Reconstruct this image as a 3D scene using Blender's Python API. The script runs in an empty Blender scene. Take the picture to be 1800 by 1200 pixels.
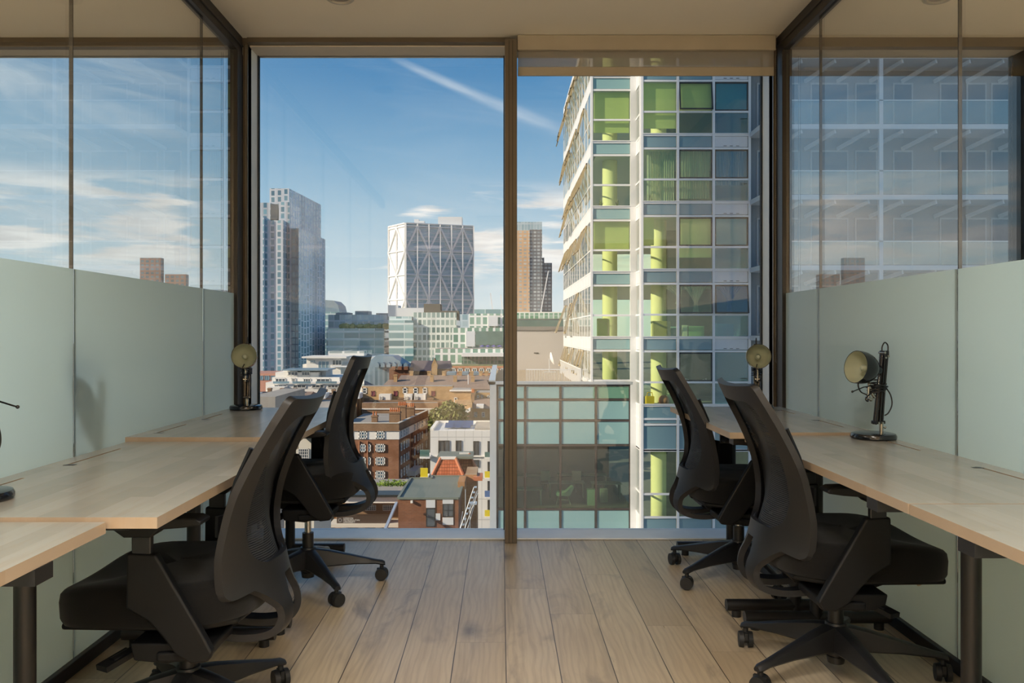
import bpy, bmesh, math, random
from mathutils import Vector, Matrix, Euler
PI = math.pi
R = math.radians
random.seed(11)
scene = bpy.context.scene
COL = scene.collection

# ------------------------------------------------------------------ camera
F = 1450.0            # focal length in pixels of the 1800 x 1200 frame
EYE = 1.11            # camera height above the office floor
cam_d = bpy.data.cameras.new('camera')
cam_d.sensor_width = 36.0
cam_d.lens = F / 1800 * 36
cam_d.shift_x = 20 / 1800
cam_d.shift_y = -14 / 1800
cam_d.clip_start = 0.05
cam_d.clip_end = 6000
cam = bpy.data.objects.new('camera', cam_d)
COL.objects.link(cam)
cam.location = (0, 0, EYE)
cam.rotation_euler = (PI / 2, 0, 0)
scene.camera = cam

# ------------------------------------------------------------------ exposure
scene.view_settings.view_transform = 'Standard'
scene.view_settings.look = 'None'
scene.view_settings.exposure = 0.0
scene.view_settings.gamma = 1.0
scene.cycles.transparent_max_bounces = 48
scene.cycles.max_bounces = 10
scene.cycles.diffuse_bounces = 4
scene.cycles.glossy_bounces = 5
scene.cycles.sample_clamp_indirect = 6.0
scene.cycles.caustics_reflective = False
scene.cycles.caustics_refractive = False


# ------------------------------------------------------------------ node helper
class NT:
    def __init__(s, tree):
        s.t = tree; s.n = tree.nodes; s.l = tree.links
    def node(s, typ, **kw):
        n = s.n.new(typ)
        for k, v in kw.items(): setattr(n, k, v)
        return n
    def put(s, sock, v):
        if isinstance(v, bpy.types.NodeSocket): s.l.new(v, sock)
        elif v is not None:
            if isinstance(v, (tuple, list)) and len(v) == 3 and sock.type == 'RGBA': v = (*v, 1)
            sock.default_value = v
    def m(s, op, a, b=None, c=None, clamp=False):
        n = s.node('ShaderNodeMath', operation=op); n.use_clamp = clamp
        s.put(n.inputs[0], a)
        if b is not None: s.put(n.inputs[1], b)
        if c is not None: s.put(n.inputs[2], c)
        return n.outputs[0]
    def vm(s, op, a, b=None):
        n = s.node('ShaderNodeVectorMath', operation=op)
        s.put(n.inputs[0], a)
        if b is not None: s.put(n.inputs[1], b)
        return n.outputs['Value'] if op in ('DOT_PRODUCT', 'LENGTH', 'DISTANCE') else n.outputs[0]
    def sep(s, v):
        n = s.node('ShaderNodeSeparateXYZ'); s.put(n.inputs[0], v); return n.outputs
    def comb(s, x=0, y=0, z=0):
        n = s.node('ShaderNodeCombineXYZ')
        for i, v in enumerate((x, y, z)): s.put(n.inputs[i], v)
        return n.outputs[0]
    def noise(s, v, scale, detail=2, rough=.5, dist=0.0):
        n = s.node('ShaderNodeTexNoise')
        s.put(n.inputs['Vector'], v); n.inputs['Scale'].default_value = scale
        n.inputs['Detail'].default_value = detail; n.inputs['Roughness'].default_value = rough
        n.inputs['Distortion'].default_value = dist
        return n.outputs[0]
    def white(s, v):
        n = s.node('ShaderNodeTexWhiteNoise', noise_dimensions='3D'); s.put(n.inputs['Vector'], v)
        return n.outputs['Value']
    def ramp(s, f, stops, interp='LINEAR'):
        n = s.node('ShaderNodeValToRGB'); s.put(n.inputs[0], f)
        cr = n.color_ramp; cr.interpolation = interp
        while len(cr.elements) < len(stops): cr.elements.new(.5)
        for e, (p, c) in zip(cr.elements, stops):
            e.position = p; e.color = (*c, 1) if len(c) == 3 else c
        return n.outputs[0]
    def mix(s, f, a, b, mode='MIX'):
        n = s.node('ShaderNodeMix', data_type='RGBA', blend_type=mode)
        s.put(n.inputs[0], f); s.put(n.inputs[6], a); s.put(n.inputs[7], b)
        return n.outputs[2]
    def smooth(s, v, a, b):
        n = s.node('ShaderNodeMapRange', interpolation_type='SMOOTHSTEP')
        s.put(n.inputs[0], v); s.put(n.inputs[1], a); s.put(n.inputs[2], b)
        return n.outputs[0]


# ------------------------------------------------------------------ sky
world = bpy.data.worlds.new('sky'); scene.world = world
world.use_nodes = True
w = NT(world.node_tree); w.n.clear()
tc = w.node('ShaderNodeTexCoord')
d = w.vm('NORMALIZE', tc.outputs['Generated'])
dx, dy, dz = w.sep(d)
sky = w.ramp(w.m('MULTIPLY_ADD', dz, .8, .2), [
    (0.0, (.42, .44, .43)), (.19, (.66, .73, .76)), (.215, (.70, .78, .80)), (.255, (.56, .71, .79)), (.31, (.38, .58, .73)),
    (.37, (.23, .44, .65)), (.44, (.095, .28, .53)), (.55, (.045, .19, .44)), (1.0, (.03, .12, .33))])
# the sky pales towards the sun, on the left
side = w.smooth(w.m('MULTIPLY', dx, -1.0), .12, .75)
sky = w.mix(w.m('MULTIPLY', side, .45), sky, (.62, .74, .78))
# low bands of cumulus
az = w.m('ARCTAN2', dx, dy)
cv = w.comb(w.m('MULTIPLY_ADD', az, 7.0, .9), w.m('MULTIPLY', dz, 46.0), w.m('MULTIPLY', dy, 1.0))
cn = w.noise(cv, 1.0, 6, .55, .3)
cn2 = w.noise(w.comb(w.m('MULTIPLY', az, 2.6), w.m('MULTIPLY', dz, 16.0), 3.7), 1.0, 3, .5)
band = w.m('MULTIPLY', w.smooth(dz, .045, .085), w.m('SUBTRACT', 1.0, w.smooth(dz, .150, .185)))
left = w.smooth(w.m('MULTIPLY', az, -1.0), .28, .42)
right = w.smooth(az, -.16, -.08)
bias = w.m('MAXIMUM', left, w.m('MULTIPLY', right, .85))
th = w.m('SUBTRACT', .61, w.m('MULTIPLY', bias, .20))
cl = w.smooth(w.m('ADD', w.m('MULTIPLY', cn, .65), w.m('MULTIPLY', cn2, .35)), th, w.m('ADD', th, .10))
cl = w.m('MULTIPLY', cl, band)
cloudcol = w.mix(w.smooth(w.noise(cv, 2.1, 4), .35, .65), (.80, .78, .76), (1.0, .98, .95))
sky = w.mix(w.m('MULTIPLY', cl, .92), sky, cloudcol)
# thin high cirrus: a veil on the left and one diagonal streak ahead
cir = w.noise(w.comb(w.m('ADD', w.m('MULTIPLY', az, 3.0), w.m('MULTIPLY', dz, 6.0)), w.m('MULTIPLY', dz, 13.0), .4), 1.5, 5, .6, .5)
veil = w.m('MULTIPLY', w.smooth(cir, .45, .75), w.m('MULTIPLY_ADD', left, .5, .10))
sky = w.mix(veil, sky, (.72, .80, .86))
lx = w.m('ADD', az, .140)
ly = w.m('SUBTRACT', w.m('SUBTRACT', dz, .318), w.m('MULTIPLY', lx, -.37))
wid = w.m('MULTIPLY_ADD', lx, .03, .006)
st = w.m('SUBTRACT', 1.0, w.smooth(w.m('ABSOLUTE', ly), 0.0, wid))
st = w.m('MULTIPLY', st, w.m('MULTIPLY', w.smooth(lx, -.01, .05), w.m('SUBTRACT', 1.0, w.smooth(lx, .14, .26))))
st = w.m('MULTIPLY', st, w.m('MULTIPLY_ADD', w.noise(w.comb(w.m('MULTIPLY', lx, 18.0), w.m('MULTIPLY', ly, 120.0), 0), 1.0, 4), .9, .1))
sky = w.mix(w.m('MULTIPLY', st, .75, None, True), sky, (.75, .82, .88))
bg = w.node('ShaderNodeBackground'); w.put(bg.inputs[0], sky); bg.inputs[1].default_value = 1.0
wo = w.node('ShaderNodeOutputWorld'); w.l.new(bg.outputs[0], wo.inputs[0])

# ------------------------------------------------------------------ sun (low, from the left and a little behind the office)
sd = bpy.data.lights.new('sun', 'SUN'); sd.energy = 6.5; sd.color = (1.0, .83, .62); sd.angle = R(.7)
sun = bpy.data.objects.new('sun', sd); COL.objects.link(sun)
SUN = Vector((-.84, -.34, .40)).normalized()
sun.rotation_euler = SUN.to_track_quat('Z', 'Y').to_euler()


# ------------------------------------------------------------------ mesh helpers
OFF = {}
class MB:
    def __init__(s): s.v = []; s.f = []; s.mi = []; s.cur = 0
    def mat(s, i): s.cur = i; return s
    def add(s, vs, fs):
        b = len(s.v); s.v += [Vector(v) for v in vs]
        for f in fs: s.f.append([b + i for i in f]); s.mi.append(s.cur)
        return s
    def box(s, x0, x1, y0, y1, z0, z1):
        x0, x1 = min(x0, x1), max(x0, x1); y0, y1 = min(y0, y1), max(y0, y1); z0, z1 = min(z0, z1), max(z0, z1)
        return s.add([(x0, y0, z0), (x1, y0, z0), (x1, y1, z0), (x0, y1, z0), (x0, y0, z1), (x1, y0, z1), (x1, y1, z1), (x0, y1, z1)],
                     [(0, 3, 2, 1), (4, 5, 6, 7), (0, 1, 5, 4), (1, 2, 6, 5), (2, 3, 7, 6), (3, 0, 4, 7)])
    def obox(s, c, ax, ay, az):       # centre and three half vectors
        c = Vector(c); ax = Vector(ax); ay = Vector(ay); az = Vector(az)
        vs = [c + ax * a + ay * b + az * e for e in (-1, 1) for (a, b) in ((-1, -1), (1, -1), (1, 1), (-1, 1))]
        return s.add(vs, [(0, 3, 2, 1), (4, 5, 6, 7), (0, 1, 5, 4), (1, 2, 6, 5), (2, 3, 7, 6), (3, 0, 4, 7)])
    def bar(s, p, q, a, b=None, up=(0, 0, 1)):   # square bar from p to q
        p = Vector(p); q = Vector(q); b = a if b is None else b
        t = (q - p); L = t.length / 2; t.normalize()
        u = Vector(up)
        if abs(t.dot(u)) > .98: u = Vector((1, 0, 0))
        sx = t.cross(u).normalized(); sy = sx.cross(t).normalized()
        return s.obox((p + q) / 2, sx * a / 2, t * L, sy * b / 2)
    def cyl(s, p, q, r0, r1=None, n=20, caps=True):
        p = Vector(p); q = Vector(q); r1 = r0 if r1 is None else r1
        t = (q - p).normalized(); u = Vector((0, 0, 1)) if abs(t.z) < .95 else Vector((1, 0, 0))
        a = t.cross(u).normalized(); b = t.cross(a).normalized()
        vs = []
        for c, r in ((p, r0), (q, r1)):
            for i in range(n):
                an = 2 * PI * i / n; vs.append(c + a * r * math.cos(an) + b * r * math.sin(an))
        fs = [(i, (i + 1) % n, n + (i + 1) % n, n + i) for i in range(n)]
        if caps: fs += [tuple(range(n))[::-1], tuple(range(n, 2 * n))]
        return s.add(vs, fs)
    def tube(s, pts, r, n=8):
        pts = [Vector(p) for p in pts]; rs = r if isinstance(r, (list, tuple)) else [r] * len(pts)
        vs = []; ref = None
        for i, p in enumerate(pts):
            t = (pts[min(i + 1, len(pts) - 1)] - pts[max(i - 1, 0)]).normalized()
            if ref is None:
                u = Vector((0, 0, 1)) if abs(t.z) < .9 else Vector((1, 0, 0)); ref = t.cross(u).normalized()
            a = (ref - t * ref.dot(t)).normalized(); ref = a; b = t.cross(a)
            for k in range(n):
                an = 2 * PI * k / n; vs.append(p + a * rs[i] * math.cos(an) + b * rs[i] * math.sin(an))
        fs = []
        for i in range(len(pts) - 1):
            for k in range(n):
                fs.append((i * n + k, i * n + (k + 1) % n, (i + 1) * n + (k + 1) % n, (i + 1) * n + k))
        fs += [tuple(range(n))[::-1], tuple(range((len(pts) - 1) * n, len(pts) * n))]
        return s.add(vs, fs)
    def lathe(s, prof, n=32, M=None):
        vs = []
        for r, z in prof:
            for i in range(n):
                an = 2 * PI * i / n; vs.append(Vector((max(r, 1e-5) * math.cos(an), max(r, 1e-5) * math.sin(an), z)))
        if M is not None: vs = [M @ v for v in vs]
        fs = []
        for j in range(len(prof) - 1):
            for i in range(n):
                fs.append((j * n + i, j * n + (i + 1) % n, (j + 1) * n + (i + 1) % n, (j + 1) * n + i))
        return s.add(vs, fs)
    def prism(s, poly, lo, hi, axis='z'):        # polygon extruded along an axis
        def P(a, b, c): return {'z': (a, b, c), 'y': (a, c, b), 'x': (c, a, b)}[axis]
        n = len(poly)
        vs = [P(a, b, lo) for a, b in poly] + [P(a, b, hi) for a, b in poly]
        return s.add(vs, [tuple(range(n))[::-1], tuple(range(n, 2 * n))] + [(i, (i + 1) % n, n + (i + 1) % n, n + i) for i in range(n)])
    def ball(s, c, r, nu=12, nv=8, sc=(1, 1, 1)):
        c = Vector(c); vs = []; fs = []
        for j in range(nv + 1):
            th = PI * j / nv
            for i in range(nu):
                an = 2 * PI * i / nu
                vs.append(c + Vector((math.sin(th) * math.cos(an) * sc[0], math.sin(th) * math.sin(an) * sc[1], math.cos(th) * sc[2])) * r)
        for j in range(nv):
            for i in range(nu): fs.append((j * nu + i, (j + 1) * nu + i, (j + 1) * nu + (i + 1) % nu, j * nu + (i + 1) % nu))
        return s.add(vs, fs)
    def build(s, name, mats, parent=None, smooth=False, bevel=0, seg=2, local=False, wn=False):
        mats = mats if isinstance(mats, (list, tuple)) else [mats]
        off = Vector((0, 0, 0)) if (parent is None or local) else OFF.get(parent.name, Vector((0, 0, 0)))
        me = bpy.data.meshes.new(name)
        me.from_pydata([v - off for v in s.v], [], s.f)
        for m in mats: me.materials.append(m)
        me.polygons.foreach_set('material_index', s.mi)
        bm = bmesh.new(); bm.from_mesh(me)
        if smooth: bmesh.ops.remove_doubles(bm, verts=bm.verts, dist=1e-5)
        bmesh.ops.recalc_face_normals(bm, faces=bm.faces)
        bm.to_mesh(me); bm.free()
        if smooth:
            me.polygons.foreach_set('use_smooth', [True] * len(me.polygons))
            me.set_sharp_from_angle(angle=R(38))
        o = bpy.data.objects.new(name, me); COL.objects.link(o)
        if parent is not None: o.parent = parent; OFF[o.name] = off
        if bevel:
            b = o.modifiers.new('bevel', 'BEVEL'); b.width = bevel; b.segments = seg; b.limit_method = 'ANGLE'; b.angle_limit = R(40)
            me.polygons.foreach_set('use_smooth', [True] * len(me.polygons))
            b.harden_normals = True
        return o

def tag(o, label=None, cat=None, group=None, kind=None):
    if label: o['label'] = label
    if cat: o['category'] = cat
    if group: o['group'] = group
    if kind: o['kind'] = kind
    return o
def empty(name, loc=(0, 0, 0), rz=0):
    o = bpy.data.objects.new(name, None); COL.objects.link(o); o.location = loc; o.rotation_euler = (0, 0, rz)
    o.empty_display_size = .1
    OFF[o.name] = Vector(loc) if rz == 0 else Vector((0, 0, 0))
    return o
def copy_tree(o, parent=None):
    c = o.copy(); COL.objects.link(c)
    if parent is not None: c.parent = parent
    OFF[c.name] = OFF.get(o.name, Vector((0, 0, 0)))
    for ch in [k for k in COL.objects if k.parent == o]: copy_tree(ch, c)
    return c
def text_mesh(body, size, name, mat, parent, M, extrude=.0004, spacing=1.0):
    cu = bpy.data.curves.new(name, 'FONT'); cu.body = body; cu.size = size; cu.extrude = extrude
    cu.align_x = 'LEFT'; cu.space_line = spacing
    t = bpy.data.objects.new('txt', cu); COL.objects.link(t)
    bpy.context.view_layer.update()
    me = bpy.data.meshes.new_from_object(t.evaluated_get(bpy.context.evaluated_depsgraph_get()))
    bpy.data.objects.remove(t)
    me.transform(M); me.materials.clear(); me.materials.append(mat); me.name = name
    o = bpy.data.objects.new(name, me); COL.objects.link(o); o.parent = parent
    return o

# ------------------------------------------------------------------ materials
def mat(name):
    m = bpy.data.materials.new(name); m.use_nodes = True; t = NT(m.node_tree); t.n.clear()
    out = t.node('ShaderNodeOutputMaterial')
    return m, t, out
def principled(t, out, color, rough=.5, metal=0.0, spec=.5, normal=None, alpha=None):
    p = t.node('ShaderNodeBsdfPrincipled')
    t.put(p.inputs['Base Color'], color); t.put(p.inputs['Roughness'], rough); t.put(p.inputs['Metallic'], metal)
    t.put(p.inputs['Specular IOR Level'], spec)
    if normal is not None: t.put(p.inputs['Normal'], normal)
    if alpha is not None: t.put(p.inputs['Alpha'], alpha)
    t.l.new(p.outputs[0], out.inputs[0]); return p
def simple(name, color, rough=.5, metal=0.0, spec=.5, var=.12, scale=6.0, bump=0.0, bscale=200.0):
    m, t, out = mat(name); co = t.node('ShaderNodeTexCoord').outputs['Object']
    n = t.noise(co, scale, 4)
    c = t.mix(n, tuple(x * (1 - var) for x in color), tuple(min(1, x * (1 + var)) for x in color))
    nor = None
    if bump:
        b = t.node('ShaderNodeBump'); b.inputs['Strength'].default_value = bump; b.inputs['Distance'].default_value = .002
        t.put(b.inputs['Height'], t.noise(co, bscale, 2)); nor = b.outputs[0]
    principled(t, out, c, rough, metal, spec, nor); return m
def schlick(t, f0=.04):
    g = t.node('ShaderNodeNewGeometry')
    c = t.m('ABSOLUTE', t.vm('DOT_PRODUCT', g.outputs['Incoming'], g.outputs['Normal']))
    p = t.m('POWER', t.m('SUBTRACT', 1.0, c, None, True), 5.0)
    return t.m('MULTIPLY_ADD', p, 1 - f0, f0)
def glass(name, tint=(.97, .99, .98), f0=.04, rough=0.0, gcol=(1, 1, 1)):
    m, t, out = mat(name)
    tr = t.node('ShaderNodeBsdfTransparent'); t.put(tr.inputs[0], tint)
    gl = t.node('ShaderNodeBsdfGlossy'); t.put(gl.inputs[0], gcol); gl.inputs['Roughness'].default_value = rough
    mx = t.node('ShaderNodeMixShader'); t.put(mx.inputs[0], schlick(t, f0))
    t.l.new(tr.outputs[0], mx.inputs[1]); t.l.new(gl.outputs[0], mx.inputs[2]); t.l.new(mx.outputs[0], out.inputs[0])
    return m
def walluv(t):
    tcn = t.node('ShaderNodeTexCoord'); x, y, z = t.sep(tcn.outputs['Object']); nx, ny, nz = t.sep(tcn.outputs['Normal'])
    f = t.m('GREATER_THAN', t.m('ABSOLUTE', nx), .6)
    u = t.m('ADD', t.m('MULTIPLY', x, t.m('SUBTRACT', 1.0, f)), t.m('MULTIPLY', y, f))
    return u, z, tcn, f
def brick(name, c1, c2, mortar, bw=.44, bh=.15, rough=.9, blotch=.35):
    m, t, out = mat(name); u, z, tcn, f = walluv(t)
    b = t.node('ShaderNodeTexBrick'); t.put(b.inputs['Vector'], t.comb(u, z, 0))
    for i, c in ((1, c1), (2, c2), (3, mortar)): t.put(b.inputs[i], c)
    b.inputs['Scale'].default_value = 1.0; b.inputs['Brick Width'].default_value = bw; b.inputs['Row Height'].default_value = bh
    b.inputs['Mortar Size'].default_value = .012; b.inputs['Bias'].default_value = 0
    n = t.noise(tcn.outputs['Object'], .35, 5, .6)
    c = t.mix(t.smooth(n, .3, .75), b.outputs[0], tuple(x * (1 - blotch) for x in c1))
    principled(t, out, c, rough, 0, .2); return m
def facade(name, wall, g1, g2, bw, bh, fx, fy, stagger=0.0, shift=(0, 0), wallvar=.1, grough=.08, wallrough=.5, gmetal=.0, skip=0.0):
    """a curtain wall: cells bw x bh with a glazed part fx x fy; each pane has its own tone"""
    m, t, out = mat(name); u, z, tcn, f = walluv(t)
    uu = t.m('DIVIDE', t.m('ADD', u, shift[0]), bw); ci = t.m('FLOOR', uu); fu = t.m('FRACT', uu)
    zz = t.m('ADD', t.m('DIVIDE', t.m('ADD', z, shift[1]), bh), t.m('MULTIPLY', t.white(t.comb(ci, 7.3, 1)), stagger))
    ri = t.m('FLOOR', zz); fz = t.m('FRACT', zz)
    inx = t.m('LESS_THAN', t.m('ABSOLUTE', t.m('SUBTRACT', fu, .5)), fx / 2)
    inz = t.m('LESS_THAN', t.m('ABSOLUTE', t.m('SUBTRACT', fz, .5)), fy / 2)
    mask = t.m('MULTIPLY', inx, inz)
    rnd = t.white(t.comb(ci, ri, f))
    if skip: mask = t.m('MULTIPLY', mask, t.m('GREATER_THAN', t.white(t.comb(ci, ri, 5.5)), skip))
    gc = t.mix(rnd, g1, g2)
    wc = t.mix(t.white(t.comb(ci, 0, 2)), tuple(x * (1 - wallvar) for x in wall), tuple(min(1, x * (1 + wallvar)) for x in wall))
    c = t.mix(mask, wc, gc)
    rg = t.m('MULTIPLY_ADD', mask, grough - wallrough, wallrough)
    principled(t, out, c, rg, t.m('MULTIPLY', mask, gmetal), t.m('MULTIPLY_ADD', mask, .6, .3)); return m

M = {}
M['ceiling'] = simple('ceiling_paint', (.80, .73, .62), .9, var=.02, scale=.8, spec=.1)
M['wall'] = simple('wall_paint', (.62, .57, .48), .9, var=.03, spec=.1)
M['black_metal'] = simple('black_metal', (.012, .011, .011), .42, spec=.5, bump=.05)
M['track'] = simple('dark_track', (.020, .017, .015), .38, .3)
M['bronze'] = simple('bronze_frame', (.12, .095, .066), .42, .35)
M['silver'] = simple('silver_frame', (.50, .53, .55), .38, .5)
M['silver_paint'] = simple('silver_paint', (.84, .87, .87), .4, var=.03)
M['liner'] = simple('head_liner_paint', (.62, .56, .47), .6, var=.03)
M['sill'] = simple('sill_paint', (.84, .88, .92), .35)
M['beige'] = simple('beige_box', (.42, .36, .27), .7)
M['plastic'] = simple('chair_plastic', (.0125, .0125, .014), .42, spec=.5, var=.1, bump=.12, bscale=900)
M['plastic_dark'] = simple('dark_plastic', (.0045, .0045, .005), .5, spec=.3)
M['chrome'] = simple('chrome', (.62, .60, .56), .16, 1.0)
M['brass'] = simple('nickel', (.55, .50, .42), .22, 1.0)
M['lamp_black'] = simple('lamp_enamel', (.008, .009, .011), .13, spec=.6)
M['lamp_inner'] = simple('lamp_inner', (.50, .52, .38), .35)
M['rubber'] = simple('rubber', (.012, .012, .012), .6)
M['cable'] = simple('cable_rubber', (.006, .006, .007), .45)
def fabric():
    m, t, out = mat('seat_fabric'); co = t.node('ShaderNodeTexCoord').outputs['Object']
    n = t.noise(co, 420, 2); b = t.node('ShaderNodeBump'); b.inputs['Strength'].default_value = .5; b.inputs['Distance'].default_value = .001
    t.put(b.inputs['Height'], n)
    p = principled(t, out, t.mix(n, (.004, .004, .004), (.010, .0095, .009)), .95, 0, .15, b.outputs[0])
    p.inputs['Sheen Weight'].default_value = .12; p.inputs['Sheen Roughness'].default_value = .5
    return m
M['fabric'] = fabric()
def meshback():
    m, t, out = mat('back_mesh'); x, y, z = t.sep(t.node('ShaderNodeTexCoord').outputs['Object'])
    rib = t.m('FRACT', t.m('MULTIPLY', z, 170.0)); col = t.m('FRACT', t.m('MULTIPLY', y, 260.0))
    a = t.m('MAXIMUM', t.m('GREATER_THAN', rib, .5), t.m('GREATER_THAN', col, .62))
    a = t.m('MULTIPLY_ADD', a, .17, .82)
    c = t.mix(t.m('GREATER_THAN', rib, .5), (.010, .0105, .012), (.035, .036, .040))
    p = principled(t, out, c, .7, 0, .3, None, a); return m
M['mesh'] = meshback()

def floor_mat():
    m, t, out = mat('oak_planks'); x, y, z = t.sep(t.node('ShaderNodeTexCoord').outputs['Object'])
    PW, PL = .178, 2.1
    uu = t.m('DIVIDE', t.m('SUBTRACT', x, .018), PW); row = t.m('FLOOR', uu); fu = t.m('FRACT', uu)
    r1 = t.white(t.comb(row, 1.1, 4.2))
    vv = t.m('ADD', t.m('DIVIDE', y, PL), t.m('MULTIPLY', r1, 5.0)); ci = t.m('FLOOR', vv); fv = t.m('FRACT', vv)
    rnd = t.white(t.comb(row, ci, 9.1)); rnd2 = t.white(t.comb(row, ci, 2.3))
    ox = t.m('MULTIPLY', rnd, 37.0); oy = t.m('MULTIPLY', rnd2, 23.0)
    px = t.m('ADD', x, ox); py = t.m('ADD', y, oy)
    grain = t.noise(t.comb(t.m('MULTIPLY', px, 46.0), t.m('MULTIPLY', py, 2.6), 0), 1.0, 5, .6, .6)
    wv = t.node('ShaderNodeTexWave', wave_type='BANDS', bands_direction='X'); wv.inputs['Scale'].default_value = 9.0
    wv.inputs['Distortion'].default_value = 11.0; wv.inputs['Detail'].default_value = 2.0; wv.inputs['Detail Scale'].default_value = .7
    t.put(wv.inputs['Vector'], t.comb(t.m('MULTIPLY', px, 1.5), t.m('MULTIPLY', py, .28), 0))
    c = t.mix(rnd, (.50, .39, .25), (.66, .54, .375))
    c = t.mix(t.m('MULTIPLY', t.smooth(grain, .35, .72), .30), c, (.33, .235, .145))
    c = t.mix(t.m('MULTIPLY', t.smooth(wv.outputs['Fac'], .45, .95), .20), c, (.30, .21, .135))
    big = t.noise(t.comb(t.m('MULTIPLY', px, 5.5), t.m('MULTIPLY', py, 1.6), 0), 1.0, 4, .6, .8)
    c = t.mix(t.m('MULTIPLY', t.smooth(big, .52, .72), .60), c, (.22, .17, .13))
    # knots with greyish halos
    vo = t.node('ShaderNodeTexVoronoi'); t.put(vo.inputs['Vector'], t.comb(t.m('MULTIPLY', t.m('ADD', px, t.m('MULTIPLY', big, .05)), 3.0), t.m('MULTIPLY', py, 1.35), 0)); vo.inputs['Scale'].default_value = 1.0
    kd = t.m('ADD', vo.outputs['Distance'], t.m('MULTIPLY', t.noise(t.comb(t.m('MULTIPLY', px, 24.0), t.m('MULTIPLY', py, 12.0), 0), 1.0, 3), .10))
    c = t.mix(t.m('MULTIPLY', t.m('SUBTRACT', 1.0, t.smooth(kd, .05, .24)), .85), c, (.10, .08, .07))
    gu = t.m('GREATER_THAN', t.m('ABSOLUTE', t.m('SUBTRACT', fu, .5)), .5 - .0016 / PW)
    gv = t.m('GREATER_THAN', t.m('ABSOLUTE', t.m('SUBTRACT', fv, .5)), .5 - .0009 / PL)
    gap = t.m('MAXIMUM', gu, t.m('MULTIPLY', gv, .5))
    c = t.mix(t.m('MULTIPLY', gap, .95), c, (.045, .03, .02))
    b = t.node('ShaderNodeBump'); b.inputs['Strength'].default_value = .35; b.inputs['Distance'].default_value = .002
    t.put(b.inputs['Height'], t.m('SUBTRACT', t.m('MULTIPLY', grain, .05), gap))
    principled(t, out, c, t.m('MULTIPLY_ADD', grain, .12, .24), 0, .6, b.outputs[0]); return m
M['floor'] = floor_mat()
def desk_mat(name, edge=False):
    m, t, out = mat(name); x, y, z = t.sep(t.node('ShaderNodeTexCoord').outputs['Object'])
    sw = .052
    u = t.m('DIVIDE', x, sw); row = t.m('FLOOR', u)
    v = t.m('ADD', t.m('DIVIDE', y, .46), t.m('MULTIPLY', t.white(t.comb(row, 3.1, 0)), 4.0)); ci = t.m('FLOOR', v)
    rnd = t.white(t.comb(row, ci, 1.5))
    g = t.noise(t.comb(t.m('MULTIPLY', t.m('ADD', x, t.m('MULTIPLY', rnd, 9.0)), 60.0), t.m('MULTIPLY', y, 4.0), 0), 1.0, 4, .6, .4)
    c = t.mix(rnd, (.36, .335, .285), (.45, .42, .365))
    c = t.mix(t.m('MULTIPLY', t.smooth(g, .4, .75), .4), c, (.36, .30, .23))
    fl = t.noise(t.comb(t.m('MULTIPLY', x, 4.0), t.m('MULTIPLY', y, 5.0), 0), 1.0, 3)
    c = t.mix(t.m('MULTIPLY', t.smooth(fl, .45, .7), .3), c, (.48, .45, .37))
    if edge: c = t.mix(.6, c, (.42, .27, .15))
    principled(t, out, c, t.m('MULTIPLY_ADD', g, .10, .17), 0, .5); return m
M['desk'] = desk_mat('desk_veneer'); M['desk_edge'] = desk_mat('desk_edge', True)

def film_mat():
    m, t, out = mat('frosted_film')
    tl = t.node('ShaderNodeBsdfTranslucent'); t.put(tl.inputs[0], (.60, .80, .88))
    df = t.node('ShaderNodeBsdfDiffuse'); t.put(df.inputs[0], (.35, .46, .52))
    a = t.node('ShaderNodeMixShader'); a.inputs[0].default_value = .25; t.l.new(tl.outputs[0], a.inputs[1]); t.l.new(df.outputs[0], a.inputs[2])
    gl = t.node('ShaderNodeBsdfGlossy'); gl.inputs['Roughness'].default_value = .12
    c = t.node('ShaderNodeMixShader'); t.put(c.inputs[0], t.m('MULTIPLY', schlick(t), .55)); t.l.new(a.outputs[0], c.inputs[1]); t.l.new(gl.outputs[0], c.inputs[2])
    t.l.new(c.outputs[0], out.inputs[0])
    return m
M['pane'] = glass('clear_pane', (.975, .992, .988), .065)
M['film'] = film_mat()
M['window_glass'] = glass('window_glass', (.975, .985, .985), .035)

# ================================================================== THE ROOM
XL, XR = -1.41, 1.508          # the two glass partitions
YW = 4.46                      # inner face of the window frames
CH = 2.70
YB = -8.0
WX0, WX1 = -4.3, 4.3
def struct(name, mb, m, parent=None, **k):
    o = mb.build(name, m, parent, **k)
    if parent is None: o['kind'] = 'structure'
    return o
struct('floor', MB().box(WX0, WX1, YB, YW + .20, -.30, 0), M['floor'])
struct('ceiling', MB().box(WX0, WX1, YB, YW + .205, CH, CH + .35), M['ceiling'])
struct('wall_back', MB().box(WX0, WX1, YB - .2, YB, 0, CH), M['wall'])
struct('wall_outer_left', MB().box(WX0 - .2, WX0, YB, YW + .20, 0, CH), M['wall'])
struct('wall_outer_right', MB().box(WX1, WX1 + .2, YB, YW + .20, 0, CH), M['wall'])
# office behind the neighbouring pods is closed by the facade piers
struct('wall_front', MB().box(WX0, -3.30, YW, YW + .20, 0, CH).box(2.87, WX1, YW, YW + .20, 0, CH), M['wall'])
# the outside of our own building, above and below this floor
M['shell'] = simple('office_cladding', (.45, .46, .47), .5)
struct('wall_outside', MB().box(-14, 14, YW - .2, YW + .20, -9, -.30).box(-14, 14, YW - .2, YW + .205, CH + .35, 9).box(-14, WX0 - .2, YW - .2, YW + .20, -.3, CH + .35).box(WX1 + .2, 14, YW - .2, YW + .20, -.3, CH + .35), M['shell'])

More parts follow.
